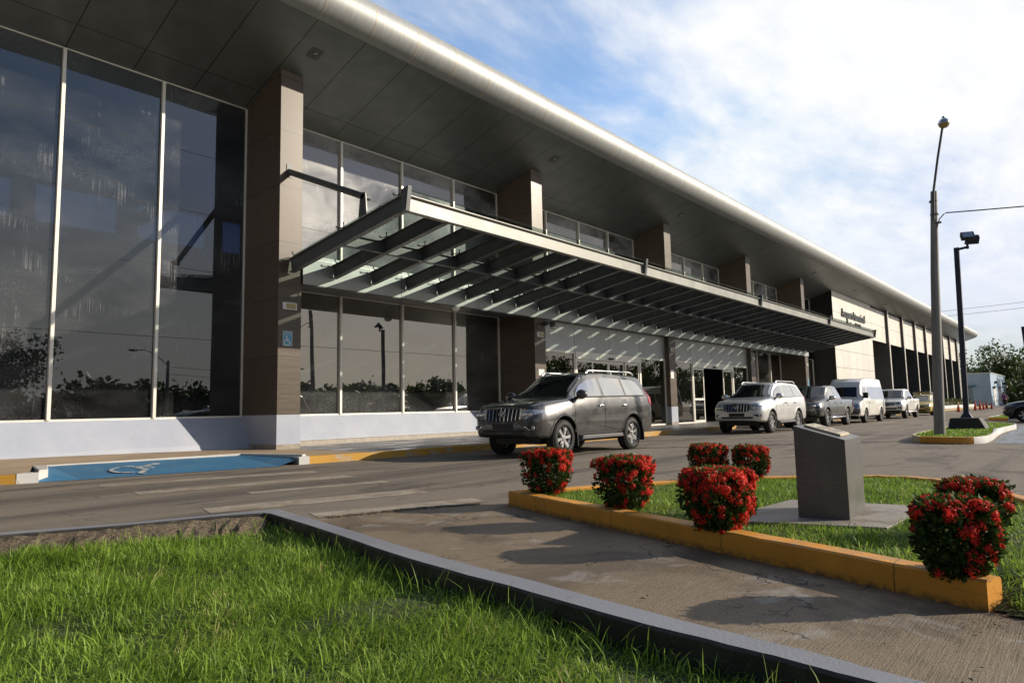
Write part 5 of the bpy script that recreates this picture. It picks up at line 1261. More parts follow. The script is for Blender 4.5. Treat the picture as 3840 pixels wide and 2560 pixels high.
PX, PY = np.meshgrid(gx_+.025, gy_+.025, indexing='ij'); IN = inpoly([tuple((Vector(a)+Vector(b))/2) for a, b in zip(Fo, Fi)]+[(3.99, .44), (3.86, .0), (3.7, -.6), (3.6, -1.5)]+[tuple(p) for p in offset_poly(IB, -.065)[::-1]], PX, PY)
for i in range(len(gx_)-1):
    for j in range(len(gy_)-1):
        if IN[i, j]: m.f.append((idx[(i, j)], idx[(i+1, j)], idx[(i+1, j+1)], idx[(i, j+1)])); m.mi.append(0)
struct(m.build('flower_bed', 'lawn', smooth=80))
sb = MB(); sb.prism([(5.02, 2.30), (5.35, 1.18), (6.62, 1.10), (6.45, 2.20)], .06, .137); struct(sb.build('slab', 'slab', bevel=.006))
# ---- stone pedestal with an inscribed plate
pd = thing('stone_pedestal', 'grey granite pedestal with a sloping top on the flower island', 'pedestal', (5.83, 1.65, .137))
ang = -.11
def pr(u, v, z): return (5.535+u*math.cos(.065)+v*math.sin(.11)*-1, 1.462+u*math.sin(.065)+v*math.cos(.11), z)
m = MB(); Lx, Wy = .62, .36
m.add([pr(0, 0, .13), pr(Lx, 0, .13), pr(Lx, Wy, .13), pr(0, Wy, .13), pr(0, 0, .725), pr(Lx, 0, .725), pr(Lx, Wy, .832), pr(0, Wy, .832)],
      [(0, 3, 2, 1), (4, 5, 6, 7), (0, 1, 5, 4), (1, 2, 6, 5), (2, 3, 7, 6), (3, 0, 4, 7)])
m.build('block', 'granite', pd, bevel=.004)
M['cream'] = pm('cream_plate', (.52, .45, .34), .5, 0, .12, 9, .15, 70, obj=False)
def prt(u, v, h): 
    z = .725+(.832-.725)*v/Wy; return pr(u, v, z+h)
m = MB(); u0, u1, v0, v1 = .14, .48, .055, .315
m.add([prt(u0, v0, .002), prt(u1, v0, .002), prt(u1, v1, .002), prt(u0, v1, .002), prt(u0, v0, .02), prt(u1, v0, .02), prt(u1, v1, .02), prt(u0, v1, .02)],
      [(0, 3, 2, 1), (4, 5, 6, 7), (0, 1, 5, 4), (1, 2, 6, 5), (2, 3, 7, 6), (3, 0, 4, 7)]); pt_ = m.build('plate', 'cream', pd, bevel=.003)
m = MB(); rg = random.Random(3)
for r_, v in enumerate([.285, .225, .205, .182, .160, .138, .116, .094]):
    u = u0+.03+(.08 if r_ in (0, 4) else 0)
    while u < u1-.04-(.06 if r_ in (0, 4) else 0):
        w = rg.uniform(.012, .04)
        m.add([prt(u, v, .0215), prt(u+w, v, .0215), prt(u+w, v+.010, .0215), prt(u, v+.010, .0215)], [(0, 1, 2, 3)]); u += w+.010
m.build('inscription', 'steel_dark', pt_)

# ------------------------------------------------------------------ grass, shrubs
RG = np.random.default_rng(11)
def vnoise(x, y, s, seed):
    r = np.random.default_rng(seed).uniform(0, 1, (64, 64)); u = x/s; v = y/s; i = np.floor(u).astype(int); j = np.floor(v).astype(int); fu = u-i; fv = v-j; fu = fu*fu*(3-2*fu); fv = fv*fv*(3-2*fv)
    g = lambda a, b: r[a % 64, b % 64]
    return (g(i, j)*(1-fu)+g(i+1, j)*fu)*(1-fv)+(g(i, j+1)*(1-fu)+g(i+1, j+1)*fu)*fv
def blades(name, X, Y, Z, hmin, hmax, w, lean=.5, kind='stuff', wind=(.2, -.1), clump=None):
    n = len(X); h = RG.uniform(hmin, hmax, n)*(1 if clump is None else clump)
    fl = vnoise(X, Y, .35, 31)*9+vnoise(X, Y, .11, 32)*4       # tufts lie over together
    a = np.where(RG.uniform(0, 1, n) < .55, fl+RG.normal(0, .6, n), RG.uniform(0, 2*PI, n)); ln = np.clip(RG.beta(1.5, 1.3, n)*lean, .05, 2.0)
    ux, uy = np.cos(a), np.sin(a); b = a+PI/2+RG.normal(0, .5, n); ww = w*RG.uniform(.6, 1.3, n); sx, sy = np.cos(b)*ww/2, np.sin(b)*ww/2
    V = np.zeros((n, 7, 3))
    def at(t):      # an arching blade: rises, then leans and droops
        th = ln*t; return X+(ux*np.sin(th*1.0)*t+wind[0]*t*t*.5)*h, Y+(uy*np.sin(th)*t+wind[1]*t*t*.5)*h, Z+h*t*np.cos(th*.85)
    for k, (t_, wf) in enumerate(((0., .8), (.4, 1.), (.75, .72))):
        px_, py_, pz_ = at(t_); V[:, 2*k] = np.stack([px_-sx*wf, py_-sy*wf, pz_], 1); V[:, 2*k+1] = np.stack([px_+sx*wf, py_+sy*wf, pz_], 1)
    V[:, 6] = np.stack(at(1.0), 1)
    base = (np.arange(n)*7)[:, None]; F = np.concatenate([base+np.array([q]) for q in ((0, 1, 3), (0, 3, 2), (2, 3, 5), (2, 5, 4), (4, 5, 6))], 0)
    rnd = np.repeat(np.clip(RG.uniform(0, .92, n)*(.75+.4*vnoise(X, Y, .3, 41))+.30*np.clip(vnoise(X, Y, .42, 22)-.68, 0, 1)*RG.uniform(0, 3, n), 0, 1), 7)
    return tag(fast(name, V.reshape(-1, 3), F, 'grass', rnd), kind=kind)
lh = np.vectorize(lawn_h)
N_ = 340000; X = RG.uniform(-1.6, 3.4, N_); Y = RG.uniform(.3, 7.6, N_)
GIi = [(a-.015, b-.01) for a, b in GI]; LIi = [(a_[0], a_[1]-.07*math.sin(i_*2.3)-.05*math.sin(i_*.9)) for i_, a_ in enumerate(offset_poly([(q.x, q.y) for q in resample([(a, b, 0) for a, b in LI], .2)], .27))]
ok = inpoly(GIi+LIi[2:]+[(-6, 9.5), (-6, -6), (2.0, -6)], X, Y); X, Y = X[ok], Y[ok]
cl_ = vnoise(X, Y, .22, 1)*.6+vnoise(X, Y, .7, 2)*.5; bare = np.clip((vnoise(X, Y, .55, 21)-.70)*4, 0, .55); keep = RG.uniform(0, 1, len(X)) < (.35+.75*cl_)*(1-bare); X, Y, cl_ = X[keep], Y[keep], cl_[keep]
blades('grass', X, Y, lh(X, Y)-.01, .03, .098, .0048, 2.3, clump=.35+1.05*cl_)
N_ = 2600; X = RG.uniform(-1.2, 3.4, N_); Y = RG.uniform(.3, 7.6, N_); ok = inpoly(GIi+LIi[2:]+[(-6, 9.5), (-6, -6), (2.0, -6)], X, Y); X, Y = X[ok], Y[ok]
blades('grass', X, Y, lh(X, Y)-.01, .10, .21, .0048, 1.1)
# ragged fringe leaning over the kerb
P = resample([(a, b, 0) for a, b in GI], .01); X = np.array([p.x for p in P])-RG.uniform(.01, .10, len(P)); Y = np.array([p.y for p in P])+RG.uniform(-.05, .05, len(P))
blades('grass', X, Y, np.full(len(X), .03), .045, .115, .0050, 1.6)
N_ = 170000; X = RG.uniform(3.5, 9.2, N_); Y = RG.uniform(-1.7, 4.9, N_)
isp = [(a+.0, b) for a, b in IFi]+[(4.0, .36), (3.90, .0), (3.74, -.6), (3.64, -1.4)]+[tuple(p) for p in offset_poly(IB, -.15)[::-1]]
ok = inpoly(isp, X, Y) & ~inpoly([(5.02, 2.30), (5.35, 1.18), (6.62, 1.10), (6.45, 2.20)], X, Y); X, Y = X[ok], Y[ok]; cl_ = vnoise(X, Y, .2, 5)*.6+vnoise(X, Y, .6, 6)*.5
keep = RG.uniform(0, 1, len(X)) < .4+.7*cl_; X, Y, cl_ = X[keep], Y[keep], cl_[keep]
blades('grass', X, Y, np.vectorize(isl_h)(X, Y)-.01, .03, .085, .0062, 2.0, clump=.5+.8*cl_)

def shrub(label, x, y, w, h, seed, nl=3000, nb=120, base=.105, squat=.78, patch=None):
    nl = int(nl*2.1); nb = int(nb*3.6)
    root = thing('flowering_shrub', label, 'shrub', (x, y, base), 0, 'red flowering shrubs on the island')
    rg = np.random.default_rng(seed); r = w/2
    def prof(t):   # radius against height 0..1: a clipped tub shape, narrow at the foot
        return r*np.interp(t, [0, .10, .35, .75, .93, 1.0], [.36, .60, .84, 1.0, 1.0, .86])
    def surf(n, tmin=.05):
        t = rg.uniform(tmin, 1.0, n); top = rg.uniform(0, 1, n) < .34; t = np.where(top, 1.0, t); a = rg.uniform(0, 2*PI, n)
        R_ = prof(t)*(1+.12*np.sin(a*3+seed)+.08*np.sin(a*7+seed*2.1+t*3)+.07*np.sin(t*9+a*2)+.05*np.sin(t*17+a*11+seed)); R_ = np.where(top, R_*np.sqrt(rg.uniform(0, 1, n)), R_)
        z = t*h+np.where(top, rg.uniform(-.02, .012, n)+.018*(1-(R_/r)**2), 0)
        N = np.stack([np.cos(a), np.sin(a), np.zeros(n)], 1); N = np.where(top[:, None], np.array([[0, 0, 1.]])+N*.25, N+np.array([[0, 0, .15]])); N /= np.linalg.norm(N, axis=1)[:, None]
        return np.stack([R_*np.cos(a), R_*np.sin(a), z], 1), N
    P, Nn = surf(nl); dep = rg.uniform(0, 1, nl)**1.5*.55; P = P-Nn*(dep*r)[:, None]
    # leaf: pointed lozenge folded along its midrib
    d = Nn+rg.normal(0, .75, (nl, 3))+np.array([[0, 0, .35]]); d /= np.linalg.norm(d, axis=1)[:, None]; s_ = np.cross(d, rg.normal(0, 1, (nl, 3))); s_ /= np.linalg.norm(s_, axis=1)[:, None]
    Lf = rg.uniform(.024, .048, nl)[:, None]; wd = Lf*.27
    V = np.stack([P, P+d*Lf*.5+s_*wd, P+d*Lf, P+d*Lf*.5-s_*wd], 1).reshape(-1, 3); F = np.arange(nl*4).reshape(-1, 4)
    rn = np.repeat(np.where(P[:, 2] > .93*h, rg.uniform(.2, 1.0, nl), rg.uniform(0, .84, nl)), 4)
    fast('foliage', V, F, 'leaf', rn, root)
    # flower heads: domes of many four-petalled florets
    P, Nn = surf(nb, .08); wt = rg.uniform(0, 1, nb); keep = wt < np.clip(.14+1.5*np.maximum(P[:, 2]/h-.45, 0)+.34*(P[:, 0]*.7-P[:, 1]*.7)/r, .10, 1.); P, Nn = P[keep], Nn[keep]
    VV = []; k = 0
    for p, n_ in zip(P, Nn):
        cr_ = rg.uniform(.022, .042); q = 46
        e = rg.normal(0, 1, (q, 3))+n_*1.1; e /= np.linalg.norm(e, axis=1)[:, None]; c_ = p+(e-n_*(e@n_)[:, None]*.5)*cr_*rg.uniform(.55, 1.15, (q, 1))
        u = np.cross(e, rg.normal(0, 1, (q, 3))); u /= np.linalg.norm(u, axis=1)[:, None]; v_ = np.cross(e, u); sz = rg.uniform(.0045, .0085, (q, 1))
        VV.append(np.stack([c_-u*sz, c_-v_*sz*.9+e*.002, c_+u*sz, c_+v_*sz*.9+e*.002], 1).reshape(-1, 3))
    if VV:
        V = np.concatenate(VV); F = np.arange(len(V)).reshape(-1, 4); o = fast('blossoms', V, F, 'petal', np.repeat(rg.uniform(0, 1, len(F)), 4), root); o['kind'] = 'stuff'
    m = MB()
    for k in range(7):
        a = 2*PI*k/7+rg.uniform(-.3, .3); m.tube([(.25*r*math.cos(a), .25*r*math.sin(a), -.03), (.45*r*math.cos(a), .45*r*math.sin(a), h*.35), (.7*r*math.cos(a+.2), .7*r*math.sin(a+.2), h*.75)], [.009, .007, .003], 5)
    m.build('stems', 'bark', root, world=False)
    return root
shrub('rounded red flowering shrub at the front left corner of the orange kerb', 5.74, 4.42, .50, .45, 1)
shrub('narrow red flowering shrub, second along the orange kerb', 5.22, 3.18, .48, .44, 2, 2600, 150)
shrub('full red flowering shrub, third along the orange kerb, before the pedestal', 4.68, 2.10, .485, .42, 3, 3600, 220)
shrub('low leafy red shrub on the rear kerb half hidden behind the full shrub', 7.92, 3.66, .44, .40, 4, 2400, 100)
shrub('loose red shrub standing on the rear kerb left of the pedestal', 8.12, 3.22, .40, .38, 5, 2200, 90)
shrub('large dark leafed red shrub at the near right end of the orange kerb', 4.11, .61, .365, .375, 6, 3200, 100)
shrub('small red shrub showing above the large dark one at right', 5.35, .665, .38, .355, 7, 2200, 70)
m = MB(); rg = random.Random(77)     # fallen petals and dry leaves
for k in range(160):
    x, y = rg.choice([(4.0, .40), (3.85, .2), (4.3, -.1)]); x += rg.gauss(0, .16); y += rg.gauss(0, .16)
    if (x-3.98)*.94-(y-.47)*.35 < .0: z = .012
    else: z = isl_h(x, y)+.03
    a = rg.uniform(0, 6); s_ = rg.uniform(.005, .011); m.add([(x+s_*math.cos(a), y+s_*math.sin(a), z), (x-s_*math.sin(a), y+s_*math.cos(a), z+.004), (x-s_*math.cos(a), y-s_*math.sin(a), z), (x+s_*math.sin(a), y-s_*math.cos(a), z+.003)], [(0, 1, 2, 3)])
tag(m.build('fallen_petals', 'soil'), kind='stuff')
m = MB(); rg = random.Random(78)
for k in range(70):
    x, y = rg.uniform(2.9, 5.2), rg.uniform(-.4, 5.2)
    if x < 2.75+y*.13 or x > 4.0+y*.36-.2: continue
    a = rg.uniform(0, 6); s_ = rg.uniform(.006, .020); m.add([(x+s_*math.cos(a), y+s_*math.sin(a), .012), (x-s_*.4*math.sin(a), y+s_*.4*math.cos(a), .017), (x-s_*math.cos(a), y-s_*math.sin(a), .011), (x+s_*.4*math.sin(a), y-s_*.4*math.cos(a), .014)], [(0, 1, 2, 3)])
tag(m.build('litter_leaves', 'bark'), kind='stuff')

m = MB(); rg = random.Random(41); EP = resample([(3.95, 5.76, 0), (4.55, 5.54, 0), (5.1, 5.30, 0), (5.45, 5.13, 0)], .02)     # broken asphalt edge along the driveway
for k in range(520):
    p = EP[rg.randrange(len(EP))]; s_ = rg.uniform(.003, .012); o = len(m.v); q = rg.gauss(0, .035); m.ball((p.x+q*.45, p.y+q, .006), (s_*rg.uniform(.7, 1.6), s_*rg.uniform(.7, 1.6), s_*.7), 5, 4)
    m.v[o:] = [(a[0]+rg.uniform(-.25, .25)*s_, a[1]+rg.uniform(-.25, .25)*s_, a[2]) for a in m.v[o:]]
tag(m.build('gravel', 'soil'), kind='stuff')

# ------------------------------------------------------------------ traffic islands and street furniture on the right
def island(pts, name_lab, seed, nseg=6, paintsplit=None, z1=.16, w=.17, grassn=9000, gh=(.03, .07)):
    P = smooth_line(pts+[pts[0]], nseg); cx = sum(p[0] for p in P)/len(P); cy = sum(p[1] for p in P)/len(P)
    inn = [(a+(cx-a)/math.hypot(cx-a, cy-b)*w, b+(cy-b)/math.hypot(cx-a, cy-b)*w) for a, b in P]
    th = thing('traffic_island', name_lab, 'kerb', (cx, cy, 0))
    runs = paintsplit(P) if paintsplit else [(0, len(P), 'kerb_white')]
    for a, b, mt in runs:
        m = MB(); kerb_strip(m, P[a:b], inn[a:b], -.02, z1, .003, seed); m.build('kerb_run', mt, th, smooth=50)
    m = MB(); k = len(inn)-1; m.add([(cx, cy, z1-.02)]+[(a, b, z1-.035) for a, b in inn[:-1]], [(0, 1+i, 1+(i+1) % k) for i in range(k)]); struct(m.build('island_soil', 'lawn'))
    xs = [p[0] for p in inn]; ys = [p[1] for p in inn]
    X = RG.uniform(min(xs), max(xs), grassn); Y = RG.uniform(min(ys), max(ys), grassn); ok = inpoly(inn, X, Y)
    blades('grass', X[ok], Y[ok], np.full(ok.sum(), z1-.04), gh[0], gh[1], .02, 1.)
I1 = [(18.97, 3.33), (18.72, 2.75), (19.05, 2.16), (20.3, 2.05), (23.6, 2.2), (26, 2.25), (29.4, 2.2), (31.2, 2.7), (31.5, 3.35), (29.9, 3.85), (25.7, 3.85), (22.5, 3.85), (20.1, 3.7)]
def split1(P):
    n = len(P); return [(0, 12, 'planter'), (11, 44, 'kerb_white'), (43, n, 'kerb_pale')]
island(I1, 'grass traffic island with white and orange kerb around the two lamp poles', 21, paintsplit=split1)
I2 = [(39.0, 3.2), (40.5, 4.1), (44, 4.25), (50, 4.2), (51, 3.4), (50, 2.6), (44, 2.3), (40, 2.5)]
island(I2, 'second grass traffic island farther off, behind the dark hatchback', 22, paintsplit=lambda P: [(0, 8, 'planter'), (7, len(P), 'kerb_white')], grassn=5000)
m = MB(); m.sheet([(19.3, 1.9, .005), (23.6, 2.12, .005), (29.6, 2.12, .005), (33.0, 2.6, .005), (33.0, -4, .005), (19.3, -4, .005)]); struct(m.build('parking_bay', 'park_paint'))
for y in (1.2, .5, -.2, -.9):
    m = MB(); m.sheet([(21.0, y, .009), (32.5, y+.35, .009), (32.5, y+.47, .009), (21.0, y+.1, .009)]); struct(m.build('road_marking', 'mark_pale'))
# old concrete pole with a street lamp on a raised pipe
cp = thing('concrete_lamp_pole', 'old leaning concrete pole with a street lamp on a thin raised pipe', 'lamp post', (20.5, 3.14, .12))
m = MB(); m.tube([(20.5, 3.14, .05), (20.5, 3.06, 2.0), (20.5, 2.95, 4.3), (20.5, 2.82, 6.46)], [.132, .12, .10, .078], 20); m.build('pole', 'pole_conc', cp, smooth=50)
m = MB(); m.tube([(20.40, 2.86, 5.7), (20.40, 2.82, 6.4), (20.42, 2.66, 7.3), (20.5, 2.51, 8.10)], .03, 10)
for z in (5.85, 6.2): m.lathe([(.09, z-.02), (.10, z-.02), (.10, z+.02), (.09, z+.02)], (20.5, 2.85, 0), n=16)
m.build('lamp_arm', 'plastic_grey', cp, smooth=50)
m = MB(); m.lathe([(.001, .20), (.035, .195), (.04, .15), (.10, .105), (.135, .045), (.14, .0), (.13, -.01)], (20.5, 2.47, 8.20), n=22); lh_ = m.build('lamp_head', 'rim', cp, smooth=50)
m = MB(); m.lathe([(.128, -.012), (.118, -.055), (.08, -.10), (.001, -.12)], (20.5, 2.47, 8.20), n=22); m.build('lamp_globe', 'amber', lh_, smooth=60)
m = MB(); m.box(20.38, 20.46, 2.70, 2.82, 5.58, 5.62); m.tube([(20.45, 2.82, 5.45), (20.45, 2.74, 5.70), (20.45, 2.62, 5.82)], .014, 6); m.build('cable_bracket', 'steel', cp)
# dark square pole with twin floodlights on a concrete block
dp = thing('floodlight_pole', 'dark blue grey square pole with two floodlights on a concrete block', 'lamp post', (25.2, 3.10, .12))
m = MB(); m.add([(24.72, 2.55, .08), (25.68, 2.55, .08), (25.68, 3.58, .08), (24.72, 3.58, .08), (24.80, 2.75, .47), (25.60, 2.75, .47), (25.60, 3.50, .47), (24.80, 3.50, .47)], [(0, 3, 2, 1), (4, 5, 6, 7), (0, 1, 5, 4), (1, 2, 6, 5), (2, 3, 7, 6), (3, 0, 4, 7)])
M['wet_concrete'] = pm('damp_dark_concrete', (.035, .033, .03), .7, 0, .35, 4, .3, 40, obj=False); m.build('footing', 'wet_concrete', dp, bevel=.03)
M['pole_dark'] = pm('dark_pole_paint', (.035, .04, .06), .45, .1, .2, 2, .1, 60)
m = MB(); m.bar((25.2, 3.11, .48), (25.2, 2.99, 5.78), .14, .14, (0, 1, 0)); m.add([(25.05, 2.95, .47), (25.35, 2.95, .47), (25.35, 3.27, .47), (25.05, 3.27, .47), (25.13, 3.03, .62), (25.27, 3.03, .62), (25.27, 3.18, .62), (25.13, 3.18, .62)], [(0, 3, 2, 1), (4, 5, 6, 7), (0, 1, 5, 4), (1, 2, 6, 5), (2, 3, 7, 6), (3, 0, 4, 7)])
m.build('pole', 'pole_dark', dp)
m = MB(); m.bar((25.2, 3.02, 5.72), (25.2, 2.66, 5.76), .05, .07); m.tube([(25.2, 2.70, 5.70), (25.2, 2.70, 5.95)], .035, 10); m.build('arm', 'pole_dark', dp)
def flood(cx, cy, cz, tilt, yaw, w=.36, h=.30, d=.14):
    mt = Matrix.Translation((cx, cy, cz)) @ Matrix.Rotation(yaw, 4, 'Z') @ Matrix.Rotation(tilt, 4, 'X')
    m = MB(); pts = [(-w/2, -d/2, -h/2), (w/2, -d/2, -h/2), (w/2, d/2, -h/2+.04), (-w/2, d/2, -h/2+.04), (-w/2, -d/2, h/2), (w/2, -d/2, h/2), (w/2, d/2, h/2-.04), (-w/2, d/2, h/2-.04)]
    m.add([mt @ Vector(p) for p in pts], [(0, 3, 2, 1), (4, 5, 6, 7), (0, 1, 5, 4), (1, 2, 6, 5), (2, 3, 7, 6), (3, 0, 4, 7)])
    f = m.build('floodlight', 'black', dp, bevel=.012)
    m = MB(); m.add([mt @ Vector(p) for p in [(-w*.40, -d/2-.006, -h*.38), (w*.40, -d/2-.006, -h*.38), (w*.40, -d/2-.006, h*.38), (-w*.40, -d/2-.006, h*.38)]], [(0, 1, 2, 3)]); m.build('lens', 'lens', f)
flood(25.05, 2.66, 6.06, R(-38), R(-70)); flood(25.35, 2.58, 5.98, R(-35), R(115))
d2 = thing('floodlight_pole', 'dark floodlight pole cut off by the right edge', 'lamp post', (47, 2.78, .12))
m = MB(); m.bar((47, 2.62, .0), (47, 2.82, 5.0), .15, .15, (0, 1, 0)); m.build('pole', 'pole_dark', d2)
m = MB(); m.bar((47, 2.85, 4.95), (47, 2.3, 4.98), .06, .08); m.box(46.8, 47.2, 2.2, 2.62, 5.1, 5.45); m.build('floodlight', 'black', d2)
# overhead wires
def wire(name, label, a, b, sag, r=.014):
    a, b = Vector(a), Vector(b); pts = []
    for i in range(33):
        t_ = i/32; p = a.lerp(b, t_); p.z -= sag*4*t_*(1-t_); pts.append(p)
    m = MB(); m.tube(pts, r, 5); o = m.build(name, 'black'); return tag(o, label, 'wire')
wire('overhead_wire', 'single black wire running right from the leaning concrete pole', (20.45, 2.60, 5.83), (26, -14, 6.2), .25, .016)
wire('overhead_wire', 'upper thin wire crossing above the far trees', (150, 40, 17.6), (150, -30, 19.8), .5, .03)
wire('overhead_wire', 'lower thin wire crossing above the far trees', (151, 40, 16.7), (151, -30, 18.9), .5, .03)
# traffic cones
M['cone'] = pm('orange_cone', (.62, .085, .025), .55, 0, .12, 6); M['cone_dull'] = pm('faded_cone', (.36, .06, .03), .65, 0, .2, 6)
cones = [(72.0, 9.43, .95, 'traffic cone with white band, leftmost and nearest of the row', 1, 'cone'), (75.5, 9.25, .95, 'dull traffic cone with a pale band, just left of the dark pole', 2, 'cone_dull'), (81.4, 9.24, .97, 'plain bright orange cone just right of the dark pole', 0, 'cone'),
         (85.2, 9.27, .97, 'plain orange cone, second to the right of the dark pole', 0, 'cone'), (88.0, 9.26, .78, 'shortest orange cone in the row', 0, 'cone'), (93.0, 9.5, .95, 'dull dark cone last but one in the row', 0, 'cone_dull'), (93.2, 9.05, .72, 'short dull cone at the right end of the row', 0, 'cone_dull')]
for x, y, h, lab, band, mt in cones:
    c_ = thing('traffic_cone', lab, 'traffic cone', (x, y, 0), 0, 'orange cones in a row on the far road')
    r0 = .155; m = MB(); m.lathe([(r0, .035), (.032, h), (.001, h)], (x, y, 0), n=20); b = m.build('cone_body', mt, c_, smooth=40)
    m = MB(); m.box(x-.2, x+.2, y-.2, y+.2, .0, .035); m.build('base', 'black', c_, bevel=.01)
    if band:
        bands = ((.50, .64), (.72, .82)) if band == 1 else ((.42, .52),)
        for f0, f1 in bands:
            m = MB(); rr = lambda f: r0+(.032-r0)*(f*h-.035)/(h-.035)+.004; m.lathe([(rr(f0), f0*h), (rr(f1), f1*h)], (x, y, 0), n=20); m.build('reflective_band', 'white_paint', c_, smooth=40)
# person walking along the far road
def skin(name, pts, edges, mat, parent, root=0, sub=2):
    me = bpy.data.meshes.new(name); me.from_pydata([p[:3] for p in pts], edges, []); o = bpy.data.objects.new(name, me); COL.objects.link(o)
    md = o.modifiers.new('s', 'SKIN'); md.use_smooth_shade = True
    sv = me.skin_vertices[0].data if me.skin_vertices else me.attributes and None
    if not me.skin_vertices:
        bpy.context.view_layer.objects.active = o
    for i, p in enumerate(pts):
        me.skin_vertices[0].data[i].radius = (p[3], p[4] if len(p) > 4 else p[3]); me.skin_vertices[0].data[i].use_root = (i == root)
    ms = o.modifiers.new('u', 'SUBSURF'); ms.levels = sub; ms.render_levels = sub
    dg = bpy.context.evaluated_depsgraph_get(); dg.update(); nm = bpy.data.meshes.new_from_object(o.evaluated_get(dg)); nm.name = name
    bpy.data.objects.remove(o); nm.polygons.foreach_set('use_smooth', [True]*len(nm.polygons)); nm.materials.clear(); nm.materials.append(M[mat])
    q = bpy.data.objects.new(name, nm); COL.objects.link(q); q.parent = parent; return q
M['skin'] = pm('skin', (.22, .12, .075), .5, 0, .08, 12); M['shirt'] = pm('purple_shirt', (.16, .045, .17), .85, 0, .15, 9); M['trousers'] = pm('dark_trousers', (.018, .018, .022), .85, 0, .2, 9); M['hair'] = pm('dark_hair', (.012, .010, .009), .6, 0, .2, 30)
pe = thing('person', 'person in a purple shirt and dark trousers walking with head bowed', 'person', (85.4, 7.14, 0), 0)
# facing the camera and a little to its left, in mid step; local x is the walking direction
pe.rotation_euler = (0, 0, R(165))
B_ = [(0, 0, .93, .13, .15), (.02, 0, 1.12, .13, .165), (.02, 0, 1.30, .12, .17), (.03, 0, 1.43, .075, .12), (.06, 0, 1.52, .05, .05), (.10, 0, 1.60, .075, .085), (.11, 0, 1.68, .085, .09), (.10, 0, 1.75, .06, .07),
      (.02, .20, 1.41, .055), (.0, .27, 1.15, .045), (.10, .27, .93, .035), (.13, .26, .85, .03), (.02, -.20, 1.41, .055), (.03, -.27, 1.15, .045), (.14, -.24, .95, .035), (.18, -.22, .87, .03),
      (.02, .10, .88, .085), (.16, .10, .50, .065), (.10, .10, .10, .045), (.24, .11, .04, .04), (0, -.10, .88, .085), (-.10, -.10, .50, .065), (-.26, -.10, .13, .045), (-.15, -.10, .04, .04)]
E_ = [(0, 1), (1, 2), (2, 3), (3, 4), (4, 5), (5, 6), (6, 7), (3, 8), (8, 9), (9, 10), (10, 11), (3, 12), (12, 13), (13, 14), (14, 15), (0, 16), (16, 17), (17, 18), (18, 19), (0, 20), (20, 21), (21, 22), (22, 23)]
skin('body', B_, E_, 'skin', pe)
sh_ = [(B_[i][0], B_[i][1], B_[i][2], B_[i][3]*1.14, (B_[i][4] if len(B_[i]) > 4 else B_[i][3])*1.14) for i in (0, 1, 2, 3, 8, 12)]+[(.01, .245, 1.24, .06), (.025, -.245, 1.24, .06)]
skin('shirt', sh_, [(0, 1), (1, 2), (2, 3), (3, 4), (4, 6), (3, 5), (5, 7)], 'shirt', pe)
tr_ = [(0, 0, .93, .15, .165)]+[(B_[i][0], B_[i][1], B_[i][2], B_[i][3]*1.18) for i in (16, 17, 18, 20, 21, 22)]
skin('trousers', tr_, [(0, 1), (1, 2), (2, 3), (0, 4), (4, 5), (5, 6)], 'trousers', pe)
m = MB(); m.ball((.085, 0, 1.70), (.10, .098, .095), 14, 9); m.build('hair', 'hair', pe, smooth=80, world=False)
for x, y in ((.20, .11), (-.18, -.10)):
    m = MB(); m.ball((x, y, .045), (.14, .055, .05), 12, 7); m.build('shoe', 'black', pe, smooth=80, world=False)
# white planter wall and clipped hedge beside the far road
m = MB(); m.box(78, 112, 12.75, 12.95, .1, .48); tag(m.build('planter_wall', 'white_paint'), 'low white planter wall in front of the far hedge', 'wall')
def leafcloud(name, P, size, mat, parent=None, seed=1, flat=.5, kind=None):
    rg = np.random.default_rng(seed); n = len(P); d = rg.normal(0, 1, (n, 3)); d /= np.linalg.norm(d, axis=1)[:, None]; s_ = np.cross(d, rg.normal(0, 1, (n, 3))); s_ /= np.linalg.norm(s_, axis=1)[:, None]
    L_ = size*rg.uniform(.6, 1.4, (n, 1)); wd = L_*flat*.5
    V = np.stack([P-d*L_*.5, P+s_*wd, P+d*L_*.5, P-s_*wd], 1).reshape(-1, 3)
    if parent is not None: V = V-np.array(wloc(parent))
    o = fast(name, V, np.arange(4*n).reshape(-1, 4), mat, np.repeat(rg.uniform(0, 1, n), 4), parent); return o
hd = thing('hedge', 'clipped hedge in the white planter by the far end of the terminal', 'hedge', (95, 13.6, .1))
P = np.stack([RG.uniform(78, 112, 9000), RG.uniform(13, 14.4, 9000), RG.uniform(.2, 1.15, 9000)], 1); P[:, 2] += .1*np.sin(P[:, 0]*1.3)
leafcloud('foliage', P, .20, 'hedge_leaf', hd, 3); m = MB(); m.box(78.2, 111.8, 13.15, 14.2, .1, .85); m.build('stems', 'bark', hd)
